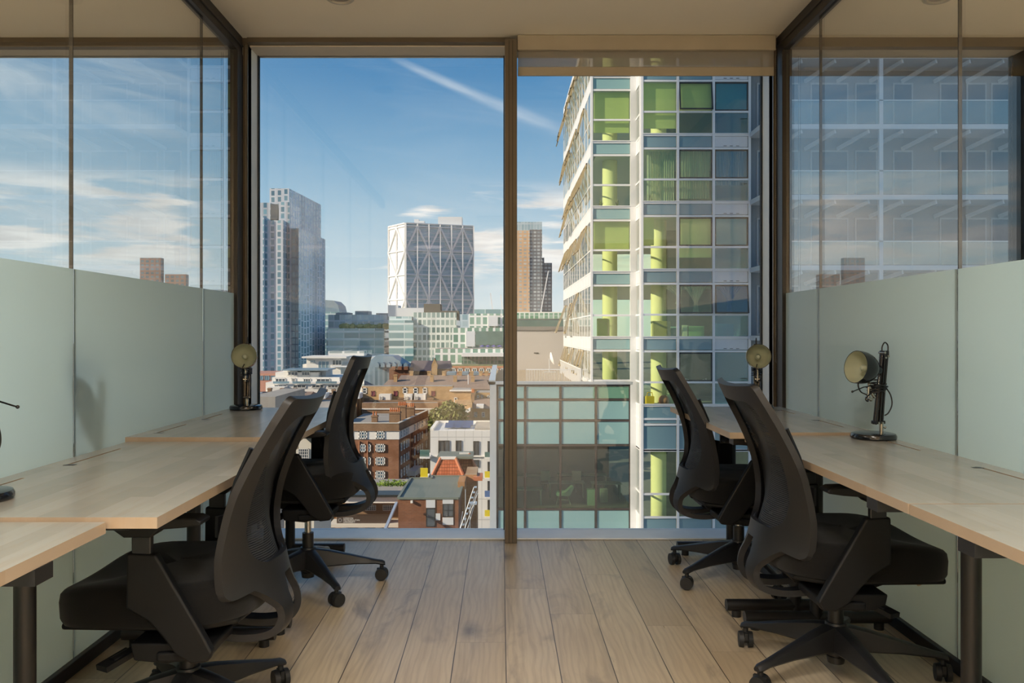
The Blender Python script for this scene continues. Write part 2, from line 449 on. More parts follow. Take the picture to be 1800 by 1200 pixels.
# windows: frame, mullions and panes
def window_unit(name, x0, x1, top=2.667, jl=.05, jr=.05, reveal=.13):
    w_ = empty(name, (x0, YW + .1, 0)); w_['kind'] = 'structure'
    yg = YW + .175
    MB().box(x0, x1, YW - .022, yg + .03, .001, .010).build('window_sill', M['sill'], w_, bevel=.002)
    for a_, b_ in ((x0 - jl, x0), (x1, x1 + jr)):
        MB().box(a_, b_, YW - .005, yg + .03, .010, top).build('window_jamb', M['silver_paint'], w_, bevel=.002)
    gk = MB()
    gk.box(x0, x0 + .006, yg - .012, yg + .02, .010, top); gk.build('gasket', M['rubber'], w_)
    gk = MB(); gk.box(x1 - .006, x1, yg - .012, yg + .02, .010, top); gk.build('gasket', M['rubber'], w_)
    MB().box(x0, x1, YW + .02, yg + .03, top, top + .004).build('head_liner', M['liner'], w_)
    MB().box(x0 + .006, x1 - .006, yg - .009, yg + .009, .010, top).build('pane', M['window_glass'], w_)
    return w_
window_unit('window_1', -1.363, .022, jl=.03, jr=.0285)
window_unit('window_2', .086, 1.468, jl=.0285, jr=.03)
window_unit('window_3', -3.30, -1.45, jl=.03, jr=.02)
window_unit('window_4', 1.55, 2.87, jl=.02, jr=.03)
# window head: dark blind recess and the light box below it
struct('trim_1', MB().box(-1.363, .050, YW - .03, YW + .02, 2.674, CH).box(WX0 + 1.0, -1.44, YW - .03, YW + .02, 2.650, CH).box(1.54, 2.87, YW - .03, YW + .02, 2.650, CH), M['bronze'])
struct('trim_2', MB().box(WX0 + 1.0, 2.87, YW + .02, YW + .205, 2.671, CH), M['beige'])
mu = MB().box(.022, .086, YW - .10, YW + .02, 0.001, 2.668)
for gx in (.043, .062): mu.mat(1).box(gx, gx + .0025, YW - .1012, YW - .099, .003, 2.66)
struct('trim_3', mu, [M['bronze'], M['track']], bevel=.002)
struct('trim_4', MB().box(-1.405, -1.363, YW - .02, YW + .05, 0, CH).box(1.468, 1.503, YW - .02, YW + .05, 0, CH).box(-1.44, -1.405, YW - .0, YW + .205, 0, CH).box(1.503, 1.54, YW, YW + .205, 0, CH), M['bronze'])
# glass partitions: tracks, end post, panes with frosted film
for side, X, s in (('left', XL, 1), ('right', XR, -1)):
    p = empty('wall_' + side, (X, YW, 0)); p['kind'] = 'structure'
    MB().box(X - .024, X + .024, -.6, YW - .03, 2.605, CH).box(X - .030, X + .030, -.6, YW - .03, 2.645, 2.655).build('head_track', M['track'], p, bevel=.002)
    MB().box(X - .026, X + .026, -.6, YW - .03, 0, .045).build('floor_track', M['track'], p, bevel=.003)
    MB().box(X - .026, X + .026, YW - .12, YW - .021, 0.045, 2.605).build('end_post', M['track'], p, bevel=.003)
    ys = [YW - .12, 3.886, 2.708, 1.53, .352, -.6]
    for a, b in zip(ys, ys[1:]):
        MB().box(X - .006, X + .006, b + .002, a - .002, .045, 2.605).build('glass_panel', M['pane'], p)
        MB().box(X - .0062, X + .0062, b - .0019, b + .0019, .045, 2.605).build('panel_joint', M['track'], p) if b > -.5 else None
        f = MB(); xf = X + s * .0075; f.add([(xf, b + .0022, .045), (xf, a - .0022, .045), (xf, a - .0022, 1.322), (xf, b + .0022, 1.322)], [(0, 1, 2, 3)])
        f.build('frosted_film', M['film'], p)

# roller blinds
def blind_fabric():
    m, t, out = mat('blind_fabric'); x, y, z = t.sep(t.node('ShaderNodeTexCoord').outputs['Object'])
    wv = t.m('MULTIPLY', t.m('GREATER_THAN', t.m('FRACT', t.m('MULTIPLY', x, 700.0)), .93), t.m('GREATER_THAN', t.m('FRACT', t.m('MULTIPLY', z, 700.0)), .5))
    df = t.node('ShaderNodeBsdfDiffuse'); t.put(df.inputs[0], (.42, .37, .30))
    tl = t.node('ShaderNodeBsdfTranslucent'); t.put(tl.inputs[0], (.55, .50, .42))
    tr = t.node('ShaderNodeBsdfTransparent'); t.put(tr.inputs[0], (.9, .88, .84))
    a = t.node('ShaderNodeMixShader'); a.inputs[0].default_value = .35; t.l.new(df.outputs[0], a.inputs[1]); t.l.new(tl.outputs[0], a.inputs[2])
    b = t.node('ShaderNodeMixShader'); b.inputs[0].default_value = .42; t.l.new(a.outputs[0], b.inputs[1]); t.l.new(tr.outputs[0], b.inputs[2])
    t.l.new(b.outputs[0], out.inputs[0]); return m
M['blind'] = blind_fabric()
M['blind_roll'] = simple('blind_roll', (.36, .31, .24), .85)
bl = empty('roller_blind', (.78, YW - .03, 2.62)); tag(bl, 'beige roller blind pulled a little way down over the right hand window', 'blind')
MB().box(.088, 1.466, YW - .075, YW - .032, 2.618, CH - .001).build('cassette', M['blind_roll'], bl, bevel=.006)
MB().box(.092, 1.462, YW - .046, YW - .0445, 2.535, 2.618).build('fabric', M['blind'], bl)
MB().box(.092, 1.462, YW - .052, YW - .040, 2.487, 2.535).build('hem_bar', M['blind_roll'], bl, bevel=.003)
def chain(name, x, y, z0, z1, label, m, dz=.006, r=.0022, gap=.012):
    c = MB()
    n = int((z1 - z0) / .011)
    for k in range(n):
        for g in (0, gap): 
            zz = z0 + k * .011
            c.add([(x + g + a * r, y + b * r, zz + e * r) for a, b, e in ((1, 0, 0), (-1, 0, 0), (0, 1, 0), (0, -1, 0), (0, 0, 1), (0, 0, -1))],
                  [(0, 2, 4), (2, 1, 4), (1, 3, 4), (3, 0, 4), (2, 0, 5), (1, 2, 5), (3, 1, 5), (0, 3, 5)])
    for g in (0, gap): c.tube([(x + g, y, z0), (x + g, y, z1)], .0007, 4)
    c.tube([(x, y, z0), (x + gap * .2, y, z0 - .006), (x + gap * .8, y, z0 - .006), (x + gap, y, z0)], .001, 4)
    o = c.build(name, m); tag(o, label, 'blind chain'); return o
M['bead'] = simple('steel_bead', (.55, .53, .48), .3, .7)
chain('blind_chain', -1.386, YW - .03, .95, 2.66, 'beaded steel blind chain hanging beside the left partition post', M['bead'], gap=.018)
chain('blind_chain', 1.478, YW - .03, .96, 2.66, 'beaded steel blind chain hanging beside the right partition post', M['bead'], gap=.012)
chain('blind_chain', -1.50, YW - .03, .98, 2.62, 'dark blind chain hanging behind the left glass partition', M['track'], gap=.010)
chain('blind_chain', 1.60, YW - .03, .98, 2.60, 'dark blind chain hanging behind the right glass partition', M['track'], gap=.010)

# ceiling lamps
def emis(name, col, st):
    m, t, out = mat(name); e = t.node('ShaderNodeEmission'); t.put(e.inputs[0], col); e.inputs[1].default_value = st
    t.l.new(e.outputs[0], out.inputs[0]); return m
M['bulb'] = emis('lamp_glow', (1.0, .80, .60), 5.0)
M['disc'] = emis('disc_glow', (1.0, .74, .60), 3.2)
M['can'] = simple('downlight_can', (.30, .28, .25), .35, .6)
M['rim'] = simple('downlight_rim', (.42, .39, .34), .4)
def make_downlight(x, y, label, energy):
    r_ = empty('downlight', (x, y, CH)); tag(r_, label, 'ceiling light')
    T = Matrix.Translation((x, y, CH))
    MB().lathe([(.046, -.0005), (.066, -.0005), (.066, -.010), (.060, -.014), (.050, -.013), (.046, -.0005)], 40, T).build('trim_ring', M['rim'], r_, smooth=True)
    MB().lathe([(.0, -.002), (.046, -.002), (.046, -.004), (.0, -.004)], 40, T).build('diffuser', M['can'], r_, smooth=True)
    return r_
make_downlight(-.76, 3.90, 'round recessed downlight in the ceiling left of the middle', 5)
make_downlight(2.07, 3.90, 'round recessed downlight in the ceiling behind the right glass partition', 5)
# large round luminaires of the open office behind; the window panes mirror three of them
for k, (x, y, lb) in enumerate(((-3.3, -5.4, 'left'), (-1.28, -5.4, 'middle'), (3.06, -5.4, 'right'))):
    r_ = empty('disc_light', (x, y, CH)); tag(r_, 'wide round ceiling light behind, mirrored in the window, %s of three' % lb, 'ceiling light')
    T = Matrix.Translation((x, y, CH))
    MB().lathe([(0, -.05), (.27, -.05), (.28, -.045), (.28, -.0005), (0, -.0005)], 40, T).build('housing', M['wall'], r_, smooth=True)
    MB().lathe([(0, -.051), (.255, -.051), (.255, -.055), (0, -.055)], 40, T).build('diffuser', M['disc'], r_, smooth=True)
# unseen fill lights added to brighten the room, behind camera and over the pods
for k, (x, y, e) in enumerate(((0, .2, 30), (-2.9, 1.2, 34), (2.95, 1.2, 34), (-2.8, -2.2, 60), (0, -2.2, 60), (2.8, -2.2, 60), (-2.2, -4.2, 55), (1.2, -4.2, 55), (-2.4, -6.7, 60), (.6, -6.7, 60), (3.0, -6.7, 60))):
    r_ = empty('ceiling_fill_light', (x, y, CH)); tag(r_, 'square fill light added at the ceiling, out of the picture', 'ceiling light', 'added square fill lights')
    MB().box(x - .32, x + .32, y - .32, y + .32, CH - .012, CH - .0005).build('fill_frame', M['wall'], r_)
    ld = bpy.data.lights.new('fill_lamp', 'AREA'); ld.shape = 'SQUARE'; ld.size = .58; ld.energy = e * 1.7; ld.color = (1, .95, .88); ld.spread = R(150)
    lo = bpy.data.objects.new('fill_lamp', ld); COL.objects.link(lo); lo.parent = r_; lo.location = (0, 0, -.02)

# ================================================================== DESKS
def desk(name, label, x0, x1, y0, y1, ztop, back, slots, legs, foot=(-.27, .28), cat='desk', xleg=None):
    """x0/x1 long edges, back = -1 when the back edge is x0, else +1"""
    r_ = empty(name, ((x0 + x1) / 2, (y0 + y1) / 2, 0)); tag(r_, label, cat)
    t_ = .024
    xb, xf = (x0, x1) if back < 0 else (x1, x0)
    sgn = 1 if back < 0 else -1
    # table top with cable slots cut out behind
    strip = .055
    tp = MB()
    sl = sorted(slots)
    tp.box(xb + sgn * (strip + .009), xf, y0, y1, ztop - t_, ztop)
    tp.box(xb, xb + sgn * strip, y0, y1, ztop - t_, ztop)
    cur = y0
    for a, b in sl + [(y1, y1)]:
        if a > cur: tp.box(xb + sgn * strip, xb + sgn * (strip + .009), cur, a, ztop - t_, ztop)
        cur = b
    o = tp.build('table_top', [M['desk'], M['desk_edge']], r_)
    for poly in o.data.polygons:
        if abs(poly.normal.z) < .5: poly.material_index = 1
    for a, b in sl:
        nt = MB()
        e = a if back < 0 else b
        nt.box(xb + sgn * strip - .002, xb + sgn * (strip + .030), e - .010, e + .010, ztop - .001, ztop + .0006)
        nt.build('slot_clip', M['track'], r_)
    xc = (x0 + x1) / 2 + .01 * sgn if xleg is None else xleg
    for ly in legs:
        lg = MB()
        lg.cyl((xc, ly, .02), (xc, ly, ztop - t_ - .03), .0235, n=24)
        lg.box(xc - .25, xc + .25, ly - .03, ly + .03, ztop - t_ - .03, ztop - t_)
        lg.build('leg', M['black_metal'], r_, smooth=True)
        ft = MB()
        ft.cyl((xc + foot[0], ly, .045), (xc + foot[1], ly, .045), .0225, n=24)
        for q in (foot[0] + .04, foot[1] - .04): ft.cyl((xc + q, ly, 0.0), (xc + q, ly, .026), .018, n=16)
        ft.build('foot_bar', M['black_metal'], r_, smooth=True)
    cb = MB().box(xc - .03, xc + .03, legs[0] if legs else y0, legs[-1] if legs else y1, ztop - t_ - .04, ztop - t_ - .002)
    cb.build('cross_beam', M['black_metal'], r_)
    return r_
desk('desk', 'nearest left desk, its top lower than the next and cut off by the frame', -1.348, -.832, .5, 1.738, .713, -1, [(.75, .95), (1.45, 1.62)], (.72, 1.50), (-.2, .24))
desk('desk', 'left desk in the middle of the row, with the big pale empty top', -1.348, -.729, 1.751, 2.977, .720, -1, [(2.00, 2.23), (2.45, 2.80)], (1.89, 2.93), (-.25, .29), xleg=-1.09)
desk('desk', 'left desk nearest the window, standing slightly higher than its neighbour', -1.362, -.750, 2.992, 4.19, .734, -1, [(3.12, 3.42), (3.62, 3.86)], (3.05, 4.10), (-.27, .27))
desk('desk', 'right desk nearest the window, behind the far chair', .880, 1.452, 3.168, 4.28, .730, 1, [(3.35, 3.62), (3.9, 4.1)], (3.24, 4.14), (-.27, .275))
desk('desk', 'right desk in the middle, carrying the folded black lamp', .935, 1.458, 1.893, 3.158, .720, 1, [(2.15, 2.40), (2.75, 3.0)], (2.08, 3.10), (-.27, .275))
desk('desk', 'nearest right desk, its corner running out of the picture', .935, 1.458, .6, 1.886, .720, 1, [(1.55, 1.8)], (.8, 1.66), (-.2, .2))
# desks in the pods next door, seen through the frosted film
desk('desk', 'desk next door behind the left frosted glass', -2.10, -1.47, 1.30, 3.90, .725, 1, [], (1.6, 3.6))
desk('desk', 'desk next door behind the right frosted glass', 1.57, 2.20, 1.30, 3.90, .725, -1, [], (1.6, 3.6))

# ================================================================== CHAIRS
def interp(tab, x):
    if x >= tab[0][0]: return tab[0][1]
    for (a, va), (b, vb) in zip(tab, tab[1:]):
        if x >= b:
            f = (x - b) / (a - b); f2 = f
            return vb + (va - vb) * f2
    return tab[-1][1]
def catmull(pts, n):
    out = []
    P = [pts[0]] + list(pts) + [pts[-1]]
    for i in range(1, len(P) - 2):
        for k in range(n):
            t_ = k / n
            out.append(tuple(.5 * ((2 * P[i][j]) + (-P[i - 1][j] + P[i + 1][j]) * t_ + (2 * P[i - 1][j] - 5 * P[i][j] + 4 * P[i + 1][j] - P[i + 2][j]) * t_ ** 2 + (-P[i - 1][j] + 3 * P[i][j] - 3 * P[i + 1][j] + P[i + 2][j]) * t_ ** 3) for j in range(len(pts[0]))))
    out.append(tuple(pts[-1])); return out
# centre profile of the back shell, from the head bar down and round under the seat (x, z, edge sweep k)
PROF = catmull([(-.352, .950, .030), (-.322, .880, .035), (-.290, .81, .040), (-.262, .74, .045), (-.245, .67, .055), (-.243, .60, .070), (-.250, .54, .088),
                (-.262, .48, .105), (-.278, .43, .110), (-.298, .385, .105), (-.300, .345, .085), (-.280, .312, .06), (-.24, .294, .04), (-.18, .290, .02), (-.11, .298, .01), (-.04, .315, 0)], 10)
arc = [0.0]
for a, b in zip(PROF, PROF[1:]): arc.append(arc[-1] + math.hypot(b[0] - a[0], b[1] - a[1]))
def prof_at(v):
    v = max(0, min(arc[-1], v)); import bisect
    i = min(len(arc) - 2, max(0, bisect.bisect_right(arc, v) - 1)); f = (v - arc[i]) / (arc[i + 1] - arc[i])
    return [PROF[i][j] + (PROF[i + 1][j] - PROF[i][j]) * f for j in range(3)]
def arc_of_z(z):      # on the descending part
    for i in range(len(PROF) - 1):
        if PROF[i][1] >= z > PROF[i + 1][1]: return arc[i] + (arc[i + 1] - arc[i]) * (PROF[i][1] - z) / (PROF[i][1] - PROF[i + 1][1])
    return arc[-1]
def shell_pt(u, v, off=0.0):
    x, z, k = prof_at(v); x2, z2, _ = prof_at(v + .004); x1, z1, _ = prof_at(v - .004)
    tx, tz = x2 - x1, z2 - z1; L = math.hypot(tx, tz) or 1
    nx, nz = -tz / L, tx / L                     # towards the sitter (+x) while the profile descends
    e = k * (u / .215) ** 2
    return Vector((x + nx * (off + e), u, z + nz * (off + e)))
def sdf_plate(inside, u0, u1, v0, v1, nu, nv, thick, mapf):
    """a plate with holes: grid cells inside the outline, border vertices snapped to it"""
    du, dv = (u1 - u0) / nu, (v1 - v0) / nv
    keep = set()
    for i in range(nu):
        for j in range(nv):
            if inside(u0 + (i + .5) * du, v0 + (j + .5) * dv) < 0: keep.add((i, j))
    vid = {}; cnt = {}
    for (i, j) in keep:
        for c in ((i, j), (i + 1, j), (i + 1, j + 1), (i, j + 1)): cnt[c] = cnt.get(c, 0) + 1
    pos = {}
    for c, n in cnt.items():
        u, v = u0 + c[0] * du, v0 + c[1] * dv
        if n < 4:
            for _ in range(4):
                s_ = inside(u, v); h = 1e-4
                gu = (inside(u + h, v) - inside(u - h, v)) / (2 * h); gv = (inside(u, v + h) - inside(u, v - h)) / (2 * h)
                g2 = gu * gu + gv * gv
                if g2 < 1e-6: break
                st_ = max(-.8 * max(du, dv), min(.8 * max(du, dv), s_))
                u -= st_ * gu / g2; v -= st_ * gv / g2
        pos[c] = (u, v)
    mb = MB(); ids = {}
    for c, (u, v) in pos.items(): ids[c] = len(mb.v); mb.v.append(mapf(u, v, thick / 2))
    nb = len(mb.v); back = {}
    for c, (u, v) in pos.items(): back[c] = len(mb.v); mb.v.append(mapf(u, v, -thick / 2))
    def F(f): mb.f.append(f); mb.mi.append(0)
    for (i, j) in keep:
        cs = [(i, j), (i + 1, j), (i + 1, j + 1), (i, j + 1)]
        F([ids[c] for c in cs]); F([back[c] for c in cs][::-1])
        for (di, dj), (a, b) in (((0, -1), (0, 1)), ((1, 0), (1, 2)), ((0, 1), (2, 3)), ((-1, 0), (3, 0))):
            if (i + di, j + dj) not in keep: F([ids[cs[b]], ids[cs[a]], back[cs[a]], back[cs[b]]])
    return mb
def rbox(u, v, cu, cv, hu, hv, r):
    qx, qy = abs(u - cu) - hu + r, abs(v - cv) - hv + r
    return math.hypot(max(qx, 0), max(qy, 0)) + min(max(qx, qy), 0) - r
A_TOP = 0.0; A_LIP = arc_of_z(.505); A_APR = arc_of_z(.455); A_END = arc[-1]
def hw(v):                                     # half width of the shell
    return interp([(A_END + 1, .2), (A_APR, .212), (arc_of_z(.56), .226), (arc_of_z(.7), .226), (arc_of_z(.88), .214), (0.0, .200)], v)
def back_outline(u, v):
    # outer shell: from top down to the free corners
    w_ = hw(v)
    outer = rbox(u, v, 0, (A_APR) / 2, w_, A_APR / 2, .022)
    # two prongs sweeping under the seat, splayed at the root
    root = max(0.0, min(1.0, (A_APR + .10 - v) / .12))
    cu = .066 + .030 * root ** 2; hwp = .023 + .055 * root ** 2
    prong = max(abs(abs(u) - cu) - hwp, A_APR - .06 - v, v - A_END)
    full = min(outer, prong)
    # central arch between the prongs
    ar = A_APR + .018
    arch = max(abs(u) - .043, ar + .043 - v) if v > ar + .043 else math.hypot(u, v - (ar + .043)) - .043
    if v > ar + .043: arch = abs(u) - .043
    full = max(full, -arch)
    # mesh opening
    wi = interp([(A_LIP, .135), (arc_of_z(.6), .168), (arc_of_z(.8), .172), (0, .150)], v)
    hole = rbox(u, v, 0, (.052 + A_LIP) / 2, wi, (A_LIP - .052) / 2, .055)
    return max(full, -hole)
def make_chair():
    r_ = empty('office_chair', (0, 0, 0))
    sh = sdf_plate(back_outline, -.24, .24, -.01, A_END + .005, 84, 176, .020, shell_pt)
    fr = sh.build('back_frame', M['plastic'], r_, smooth=True, local=True)
    # lip round the bottom of the mesh and the inner rim
    lip = MB(); pts = []
    for k in range(25):
        an = PI * k / 24
        u = -.150 * math.cos(an); v = A_LIP - .035 + .043 * math.sin(an) ** .8
        pts.append(shell_pt(u, v, .004))
    lip.tube(pts, .0055, 8); lip.build('mesh_lip', M['plastic'], fr, smooth=True, local=True)
    # mesh
    mm = MB(); NU, NV = 16, 40
    for side_ in (0.010,):
        b0 = len(mm.v)
        for j in range(NV + 1):
            for i in range(NU + 1):
                v = .03 + (A_LIP - .01) * j / NV; u = (i / NU - .5) * 2 * min(.205, hw(v) - .012)
                bulge = .055 * (1 - min(1, abs(u) / .2) ** 4) * math.sin(PI * min(1, max(0, (v - .03) / A_LIP)))
                mm.v.append(shell_pt(u, v, side_ + bulge * .6))
        for j in range(NV):
            for i in range(NU):
                a = b0 + j * (NU + 1) + i; mm.f.append([a, a + 1, a + NU + 2, a + NU + 1]); mm.mi.append(0)
        break
    mm.build('back_mesh', M['mesh'], r_, smooth=True, local=True)
    lb = MB(); vl = arc_of_z(.62)
    lb_p = [shell_pt(u / 100, vl, .052) for u in range(-19, 20, 2)]
    for a, b in zip(lb_p, lb_p[1:]): lb.bar(a, b, .010, .055)
    for q in (-.192, .192):
        pp = [shell_pt(q, arc_of_z(z), .030) for z in (.80, .72, .64, .56)]
        lb.tube(pp, .008, 6)
    lb.build('lumbar_support', M['plastic_dark'], r_, smooth=True, local=True)
    # seat cushion
    st = MB(); NZ = [(0.366, .90), (.370, .965), (.384, .992), (.43, 1.0), (.452, .988), (.462, .955), (.467, .88), (.468, .5), (.4685, .0)]
    n = 56; ring = []
    for z, s_ in NZ:
        for k in range(n):
            an = 2 * PI * k / n; c, s2 = math.cos(an), math.sin(an)
            ex = 5.0 if c > 0 else 2.9
            rr = (abs(c) ** ex + abs(s2) ** ex) ** (-1 / ex)
            x = .022 + .258 * rr * c; y = .248 * rr * s2
            zz = z
            if s_ < 1 and z < .42: pass
            drop = -.014 * max(0, (x - .12) / .14) ** 2 if x > .12 else 0
            rise = .014 * (abs(y) / .24) ** 2 + (.012 * ((-x) / .2) ** 2 if x < 0 else 0)
            kk = .02 + .015 * (1 if c > 0 else .6)
            x = .022 + (x - .022) * s_ ; y = y * s_
            ring.append(Vector((x, y, zz + (drop + rise) * (1 if z > .42 else .35))))
    st.v = ring
    for j in range(len(NZ) - 1):
        for k in range(n): st.f.append([j * n + k, j * n + (k + 1) % n, (j + 1) * n + (k + 1) % n, (j + 1) * n + k]); st.mi.append(0)
    st.f.append(list(range(n))[::-1]); st.mi.append(0)
    seat = st.build('seat', M['fabric'], r_, smooth=True, local=True)
    # seat shell
    ss = MB(); ss.prism([(.255, -.20), (.255, .20), (-.10, .215), (-.19, .15), (-.21, 0), (-.19, -.15), (-.10, -.215)], .355, .374)
    ss.build('seat_shell', M['plastic_dark'], seat, bevel=.008, local=True)
    # mechanism
    me_ = MB(); me_.prism([(-.16, .325), (-.10, .30), (.06, .295), (.12, .315), (.16, .345), (.16, .356), (-.18, .356)], -.075, .075, 'y')
    me_.prism([(-.075, .300), (-.045, .292), (.04, .300), (.05, .345), (-.07, .345)], -.26, .26, 'y')
    me_.build('tilt_mechanism', M['plastic_dark'], r_, bevel=.010, local=True)
    for s_ in (-1, 1):
        lv = MB(); x0 = -.02 if s_ < 0 else .03
        pts = [(x0 - .03, s_ * .07, .335), (x0 + .01, s_ * .15, .318), (x0 + .035, s_ * .215, .308), (x0 + .06, s_ * .265, .298)]
        lv.tube(pts, [.011, .010, .012, .014], 8)
        pd = MB(); a, b = Vector(pts[2]), Vector((x0 + .075, s_ * .290, .293))
        lv.bar(a, b, .040, .014)
        lv.build('lever', M['plastic_dark'], r_, smooth=True, local=True)
    MB().tube([(.17, -.10, .356), (.20, -.10, .345), (.215, -.10, .338), (.222, -.10, .326)], .008, 8).build('seat_slide_tab', M['beige'], r_, smooth=True, local=True)
    # arms
    for s_ in (-1, 1):
        y = s_ * .272
        ar = MB()
        poly = [(-.026, .575), (.046, .578), (.048, .44), (.022, .425), (-.008, .408), (-.045, .366), (-.075, .325), (-.115, .302), (-.155, .306), (-.168, .330), (-.145, .372)]
        ar.prism(poly, y - .015, y + .015, 'y')
        ar.prism([(-.15, .302), (-.02, .300), (-.02, .325), (-.15, .330)], min(y, s_ * .07), max(y, s_ * .07), 'y')
        a_o = ar.build('arm_bracket', M['plastic_dark'], r_, bevel=.007, local=True)
        MB().prism([(-.014, .52), (.036, .52), (.036, .640), (-.014, .640)], y - .010, y + .010, 'y').build('arm_post', M['plastic'], a_o, bevel=.005, local=True)
        pad = MB(); npts = [(.13, .655), (.125, .668), (.0, .671), (-.13, .668), (-.148, .660), (-.145, .650), (-.10, .644), (-.045, .640), (-.022, .620), (.044, .620), (.07, .638), (.12, .645)]
        pad.prism(npts, y - .034, y + .034, 'y')
        pad.build('arm_pad', M['plastic_dark'], r_, bevel=.010, seg=3, local=True)
    # gas column
    gc = MB(); gc.cyl((0, 0, .060), (0, 0, .235), .0245, n=28); gc.cyl((0, 0, .040), (0, 0, .062), .026, .03, n=28)
    gc.build('gas_column', M['black_metal'], r_, smooth=True, local=True)
    MB().cyl((0, 0, .180), (0, 0, .300), .0145, n=20).build('piston', M['chrome'], r_, smooth=True, local=True)
    return r_
def make_base():
    r_ = empty('chair_base', (0, 0, 0)); return r_
def add_base(root, angs):
    hub = MB(); hub.lathe([(.0, .068), (.033, .068), (.037, .080), (.037, .150), (.032, .172), (0, .172)], 32)
    b_ = hub.build('base_hub', M['plastic'], root, smooth=True, local=True)
    for a in angs:
        ca, sa = math.cos(a), math.sin(a)
        def P(r, t_, z): return Vector((r * ca - t_ * sa, r * sa + t_ * ca, z))
        lg = MB(); secs = [(.020, .031, .082, .168), (.09, .027, .084, .154), (.20, .022, .084, .124), (.295, .0185, .078, .097), (.328, .017, .070, .090), (.338, .013, .068, .084)]
        vs = []; fs = []
        for r, hwid, z0, z1 in secs:
            for t_, z in ((-hwid * .8, z0), (-hwid, z0 + .006), (-hwid * .75, z1 - .004), (-hwid * .35, z1), (hwid * .35, z1), (hwid * .75, z1 - .004), (hwid, z0 + .006), (hwid * .8, z0)): vs.append(P(r, t_, z))
        for i in range(len(secs) - 1):
            for k in range(8): fs.append((i * 8 + k, i * 8 + (k + 1) % 8, (i + 1) * 8 + (k + 1) % 8, (i + 1) * 8 + k))
        fs += [tuple(range(8)), tuple(range((len(secs) - 1) * 8, len(secs) * 8))]
        lg.add(vs, fs)
        leg = lg.build('base_leg', M['plastic'], root, smooth=True, local=True)
        c = MB(); cen = P(.324, 0, .0285); ax = P(1, .9 * math.sin(a * 3), 0) - P(0, 0, 0); ax = Vector((-sa, ca, 0)); 
        rot = Matrix.Rotation(a * 2.3, 3, 'Z'); ax = rot @ ax
        for q in (-1, 1):
            c.cyl(cen + ax * q * .008, cen + ax * q * .0235, .0285, .0265, n=28)
        c.cyl(cen - ax * .008, cen + ax * .008, .014, n=16)
        c.cyl(P(.324, 0, .035), P(.324, 0, .076), .009, n=14)
        fwd = Vector((-ax.y, ax.x, 0))
        c.obox(cen + Vector((0, 0, .014)), ax * .006, fwd * .021, Vector((0, 0, .012)))
        c.build('caster', M['rubber'], leg, smooth=True, local=True)
def place_chair(x, y, face, label, base_deg, lift=0.0, recline=0.0, yaw=0.0):
    """face +1 looks to +x, -1 looks to -x; base_deg are world angles of the five legs"""
    c = make_chair()
    rz = (0 if face > 0 else PI) + R(yaw)
    c.location = (x, y, 0); c.rotation_euler = (0, 0, rz)
    add_base(c, [R(a) - rz for a in base_deg])
    for o in [k for k in COL.objects if k.parent == c]:
        n_ = o.name.split('.')[0]
        if n_ in ('base_hub', 'base_leg', 'gas_column'): continue
        o.location.z += lift
        if recline and n_ in ('back_frame', 'back_mesh', 'lumbar_support', 'back_logo'):
            piv = Vector((-.20, 0, .32)); rt = Matrix.Rotation(recline, 3, 'Y')
            o.rotation_euler = (0, recline, 0); o.location = Vector((0, 0, lift)) + piv - rt @ piv
    tag(c, label, 'office chair', 'black mesh back office chairs at the desks')
    fr = [k for k in COL.objects if k.parent == c and k.name.startswith('back_frame')][0]
    v0 = arc_of_z(.483)
    p0 = shell_pt(.012, v0, -.0088); p1 = shell_pt(-.02, v0, -.0088); p2 = shell_pt(.012, v0 - .02, -.0088)
    ex = (p1 - p0).normalized(); ey = (p2 - p0).normalized(); ez = ex.cross(ey).normalized()
    Mx = Matrix(((ex.x, ey.x, ez.x, p0.x), (ex.y, ey.y, ez.y, p0.y), (ex.z, ey.z, ez.z, p0.z), (0, 0, 0, 1)))
    text_mesh('boss', .016, 'back_logo', M['plastic_dark'], fr, Mx)
    return c
place_chair(1.093, 2.69, 1, 'nearest chair on the right, showing its whole five star base', [62, 134, 206, 278, 350], -.004, 0.0)
place_chair(1.084, 3.756, 1, 'right hand chair farther back, half hidden by the near one', [140, 212, 284, 356, 68])
place_chair(-.882, 2.33, -1, 'nearest chair on the left, its base cut off by the bottom edge', [54, 126, 198, 270, 342], -.012, R(-1))
place_chair(-.848, 3.631, -1, 'left hand chair by the window, raised higher and more upright', [15.6, 87.6, 159.6, 231.6, 303.6], .045, R(8))

